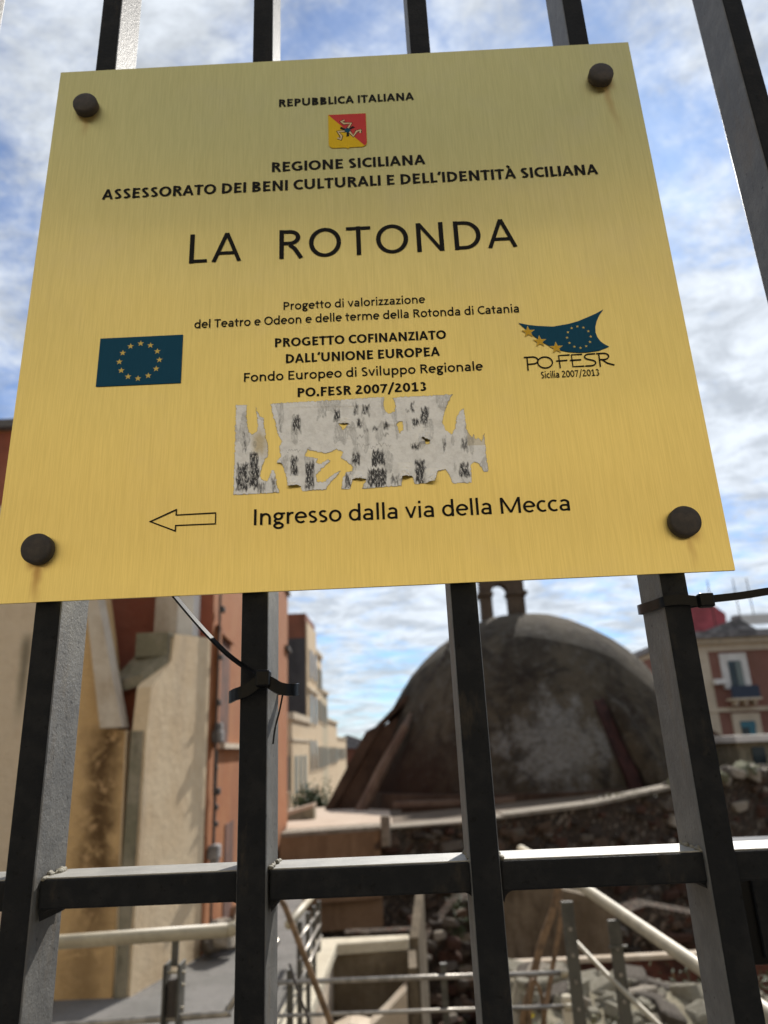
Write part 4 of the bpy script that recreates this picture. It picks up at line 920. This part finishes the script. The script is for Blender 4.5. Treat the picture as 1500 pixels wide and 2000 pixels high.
MB().box(-.1, 2.6, 18.32, 18.48, -.5, .178).go('plinth', M['dome_dark'], dm)
# belfry
bf = thing('belfry', 'little brown stone bell arch standing on top of the dome', 'belfry', (3.7, 24, 5.6))
MB().box(2.93, 3.32, 23.7, 24.3, 5.2, 6.40).go('pillar', M['belfry'], bf, bevel=.03)
MB().box(3.88, 4.44, 23.7, 24.3, 5.2, 6.40).go('pillar', M['belfry'], bf, bevel=.03)
MB().box(2.84, 3.36, 23.6, 24.4, 6.403, 6.52).go('capital', M['belfry'], bf); MB().box(3.84, 4.53, 23.6, 24.4, 6.403, 6.52).go('capital', M['belfry'], bf)
arch = [(2.93, 6.523), (3.32, 6.523)]+[(3.60-.28*math.cos(R(a)), 6.523+.30*math.sin(R(a))) for a in range(0, 181, 15)][1:-1]+[(3.88, 6.523), (4.44, 6.523), (4.44, 7.2), (3.7, 7.7), (2.93, 7.2)]
MB().prism([(a, 23.7, b) for a, b in arch], (0, .6, 0)).go('arch', M['belfry'], bf)

# ------------------------------------------------------------------ right: far red house, low roof, mossy stones
rh = thing('red_house', 'far red house with cream quoins, balcony windows and red roof hut on the right', 'house', (20, 40, 0))
MB().box(16.1, 30, 40, 50, -1.8, 6.35).go('wall', M['facade_red'], rh)
MB().box(16.0, 30, 39.6, 50, 6.353, 6.62).go('cornice', M['trim'], rh); MB().box(15.8, 30, 39.3, 50, 6.623, 7.0).go('roof_edge', M['far_grey'], rh)
MB().box(15.95, 17.2, 39.93, 39.997, -1.8, 6.35).go('quoin', M['trim'], rh)
MB().box(16.0, 30, 39.85, 39.997, 2.70, 2.92).go('string_course', M['trim'], rh)
MB().box(17.203, 30, 39.9, 39.997, 5.95, 6.35).go('frieze', M['trim'], rh)
for (xa, xb_, za, zb_, fr, pn) in ((17.78, 19.25, 3.9, 5.8, 'white_trim', 'shutter'), (17.85, 19.35, .8, 2.6, 'trim', 'teal'), (21.8, 23.2, 3.9, 5.8, 'white_trim', 'shutter'), (21.8, 23.2, .8, 2.6, 'trim', 'teal')):
    w = MB().box(xa, xb_, 39.86, 39.997, za, zb_).go('window', M[fr], rh)
    MB().box(xa+.38, xb_-.38, 39.82, 39.857, za+.05, zb_-.42).go('pane', M['glass'], w)
    MB().box((xa+xb_)/2+.02, xb_-.40, 39.79, 39.817, za+.1, zb_-.45).go('shutter', M[pn], w)
    if pn == 'teal': MB().box(xa+.36, xb_-.36, 39.78, 39.817, zb_-.75, zb_-.44).go('blind', M['teal'], w)
for xa in (17.75, 21.75):
    bl_ = MB().box(xa-.05, xa+1.55, 39.1, 39.847, 3.25, 3.36).go('balcony', M['trim'], rh)
    MB().box(xa, xa+1.5, 39.12, 39.17, 3.363, 4.0).go('balcony_panel', M['navy'], bl_)
    for q in (.2, .7, 1.2): MB().box(xa+q, xa+q+.15, 39.3, 39.84, 3.0, 3.247).go('bracket', M['trim'], bl_)
MB().box(17.15, 17.75, 39.4, 39.9, 4.15, 4.42).go('air_unit', M['white_trim'], rh)
MB().prism([(17.0, 41, 7.003), (19.0, 41, 7.003), (19.1, 41, 8.2), (18.3, 41, 8.9), (17.0, 41, 8.7)], (0, 2.5, 0)).go('roof_hut', M['redpaint'], rh)
MB().prism([(17.0, 39.8, 7.003), (20.2, 39.8, 7.003), (19.2, 39.8, 7.75)], (0, 1.1, 0)).go('roof_gable', M['far_grey'], rh)
MB().box(19.25, 20.0, 40.3, 40.9, 7.3, 8.0).go('water_tank', M['far_grey'], rh, bevel=.1)
MB().box(19.6, 26, 40.2, 40.3, 7.4, 7.95).go('parapet', M['white_trim'], rh)
for xa in (18.4, 19.9, 20.7): MB().tube([(xa, 41, 7.5), (xa, 41, 10.2)], .03, 6).go('antenna', M['cable'], rh)
lr = thing('low_building', 'low grey outbuilding with white flat roof below the red house', 'building', (11, 20, 0))
MB().box(9.05, 13, 20, 24, -.5, 1.33).go('wall', M['moss_stone'], lr)
MB().box(8.95, 13.1, 19.8, 24.1, 1.333, 1.50).go('roof', M['white_trim'], lr)
MB().box(9.4, 9.75, 19.95, 19.998, .75, 1.2).go('window', M['glass'], lr)
mr_ = thing('mossy_rocks', 'mossy pale boulders lying along the right end of the terrace wall', 'rocks', (7, 15, .7))
mossm = plaster('mossy_rock', (.24, .225, .165), (.165, .175, .085), (.08, .085, .045), 6, .6, .9, streak=False)
SM[5] = [stone_mesh(90+j, mossm, 'boulder') for j in range(3)]
random.seed(5)
for i in range(46):
    t = random.random(); p = Vector(WL[5]).lerp(Vector(WL[6]), t*1.3)
    s = random.uniform(.10, .30); put_stone((p.x, p.y+random.uniform(-.15, .25), p.z+.05+random.uniform(-.05, .08)), (s*1.3, s, s*.7), random.choice((5, 5, 2, 4)), mr_, random.uniform(0, 3), .5, 'boulder')

# ------------------------------------------------------------------ excavation floor: parapets, pit, rusted sheet, rubble
pp = thing('parapet', 'pale concrete parapet edging the walkway and the square pit', 'parapet', (-.5, 5, 0))
MB().prism([(-1.05, 1.2, .02), (-.86, 1.2, .02), (-.62, 4.31, .02), (-.595, 5.95, .02), (-.02, 6.02, .02), (-.02, 6.17, .02), (-.78, 6.15, .02), (-.80, 4.33, .02)], (0, 0, .08)).go('capping', M['concrete'], pp, bevel=.01)
MB().prism([(-1.02, 1.25, .017), (-.89, 1.25, .017), (-.65, 4.31, .017), (-.63, 6.12, .017), (-.75, 6.12, .017), (-.77, 4.33, .017)], (0, 0, -1.9)).go('side_wall', M['coping'], pp)
MB().box(-.628, -.02, 6.0, 6.15, -1.9, .017).go('back_wall', M['pitwall'], pp)
MB().prism([(-.015, 6.05, .10), (.06, 6.7, .32), (.06, 6.7, -1.9), (-.015, 6.05, -1.9)], (.07, 0, 0)).go('sloped_wall', M['pitwall'], pp)
MB().box(-.03, .03, 5.5, 6.0, -1.9, .03).go('side_wall', M['pitwall'], pp)
MB().box(-.62, 0, 7.0, 7.15, -1.9, -.05).go('rear_wall', M['rubble'], pp)
pv = thing('pit_wall', 'low stained masonry wall inside the square pit', 'wall', (-.3, 5.2, -1))
MB().prism([(-.60, 5.3, -1.9), (-.05, 5.3, -1.9), (-.05, 5.3, -.05), (-.2, 5.3, -.18), (-.32, 5.3, -.27), (-.45, 5.3, -.24), (-.60, 5.3, -.30)], (0, .2, 0)).go('render', M['coping'], pv)
cs = thing('rusted_sheet', 'dark rusted metal sheet with a lighter top edge behind the rubble', 'sheet', (2, 7, 0))
MB().prism([(.9, 7.2, -1.9), (3.2, 6.8, -1.9), (3.2, 6.8, -.30), (.9, 7.2, -.42)], (0, .05, 0)).go('panel', M['corten'], cs)
MB().prism([(.9, 7.17, -.418), (3.2, 6.77, -.298), (3.2, 6.77, -.262), (.9, 7.17, -.382)], (0, .09, 0)).go('top_strip', M['coping'], cs)
for k in range(9):
    x_ = 1.0+k*.26; MB().box(x_, x_+.02, 7.16-(x_-.9)*.174-.03, 7.16-(x_-.9)*.174, -1.9, -.43).go('seam', M['rust_rod'], cs)
rw = thing('rendered_wall', 'plain brown wall standing between the rusted sheet and the rubble stone wall', 'wall', (1.9, 9, -1))
MB().prism([(1.0, 9.4, -1.9), (2.5, 9.4, -1.9), (2.5, 9.4, -.35), (1.0, 9.4, .05)], (0, .3, 0)).go('render', M['pitwall'], rw)
st = thing('rubble_mound', 'mound of pale rounded stones behind the lower right bars', 'rubble', (1.3, 4.8, -.4))
mb = MB(); gx, gy = 30, 18; vv = []
def mh(x, y): return -.02-.16*(x-1.2)-abs(y-5.1)*.20+.10*noise.noise(Vector((x*2, y*2, 0)))-(max(0, .75-x)*1.8)
for j in range(gy):
    for i in range(gx): x_ = .45+2.6*i/(gx-1); y_ = 3.9+2.3*j/(gy-1); vv.append((x_, y_, mh(x_, y_)))
mb.add(vv, [(j*gx+i, j*gx+i+1, (j+1)*gx+i+1, (j+1)*gx+i) for j in range(gy-1) for i in range(gx-1)]); mb.go('earth', plaster('pale_dry_earth', (.32, .28, .20), (.24, .21, .145), (.10, .10, .05), 5, .6, .9, streak=False), st)
palem = plaster('pale_rounded_stone', (.42, .385, .31), (.32, .29, .22), (.13, .13, .07), 7, .5, .8, streak=False)
SM[6] = [stone_mesh(70+j, palem) for j in range(3)]
random.seed(31)
for i in range(280):
    x_ = random.uniform(.65, 2.6); y_ = random.uniform(4.0, 5.9); s = random.choice((.03, .05, .06, .08, .10, .15))
    put_stone((x_, y_, mh(x_, y_)+s*.12), (s*random.uniform(1, 1.9), s, s*.6), random.choice((6, 6, 6, 6, 4, 2)), st, random.uniform(0, 3), .4)
# stones at the foot of the terracotta house
fr = thing('rubble_heap', 'few grey rocks heaped at the foot of the terracotta house', 'rubble', (-1.6, 6.4, 0))
for i in range(14):
    s = random.uniform(.07, .2); put_stone((-1.62+random.uniform(-.08, .16), 6.35+random.uniform(-.3, .6), s*.3+random.uniform(0, .12)), (s, s, s*.8), random.choice((2, 4, 1)), fr, random.uniform(0, 3), .5)
# weeds and dark fallen masonry in the excavation
ex = thing('ruined_masonry', 'dark ruined brick masonry standing in the excavation below the dome', 'ruin', (1.2, 9.5, -1.5))
MB().prism([(.1, 10, -1.9), (4.5, 10.6, -1.9), (4.5, 10.6, -.9), (3.2, 10.4, -.6), (2.2, 10.3, -.85), (1.2, 10.2, -.35), (.6, 10.1, -.4), (.1, 10, -.9)], (0, .5, 0)).go('core', M['rubble'], ex)
random.seed(41)
for i in range(200):
    x_ = random.uniform(.1, 4.3); top = -.55 if x_ < 1.8 else -.85; z_ = random.uniform(-1.85, top); s = random.uniform(.08, .2)
    put_stone((x_, 9.97+.136*(x_-.1), z_), (s*1.3, s, s*.7), random.choices(range(5), (4, 5, 3, 3, 1.2))[0], ex, .13, .2)
random.seed(43)
for i in range(60):
    x_ = random.uniform(.05, .62); z_ = random.uniform(-1.85, -.2); s = random.uniform(.05, .12)
    put_stone((x_, 8.3+random.uniform(-.1, .1), z_), (s*1.3, s, s*.8), random.choices(range(5), (3, 4, 4, 3, 3))[0], ex, .1, .3)
wd_ = build('weeds', [], [], M['leaf']); bpy.data.objects.remove(wd_)
for i, (p, r_, n_, mt) in enumerate((((.35, 6.6, -.9), (.5, .5, .3), 500, 'leaf'), ((1.0, 4.4, -.05), (.3, .2, .08), 220, 'leaf2'), ((2.2, 5.4, -.12), (.4, .3, .1), 350, 'leaf'), ((-.3, 4.9, -1.0), (.3, .3, .5), 400, 'leaf'), ((.62, 9.9, -.5), (.15, .1, .5), 250, 'leaf'), ((4.0, 13.6, .55), (.8, .2, .08), 250, 'leaf2'))):
    o = foliage('weeds', '', '', p, r_, n_, .022+.01*(p[1] > 8), M[mt], None, 50+i); o['kind'] = 'stuff'
fw = thing('flowering_plant', 'small green plant with a yellow flower at the bottom edge', 'plant', (.538, 3.5, .2))
MB().tube([(.535, 3.5, -.9), (.53, 3.5, .1), (.538, 3.5, .325)], .005, 6).go('stem', M['leaf'], fw)
foliage('leaves', '', '', (.53, 3.5, .24), (.05, .05, .10), 70, .016, M['leaf'], fw, 8)
foliage('flower', '', '', (.538, 3.49, .335), (.022, .02, .012), 60, .010, M['flower'], fw, 9)
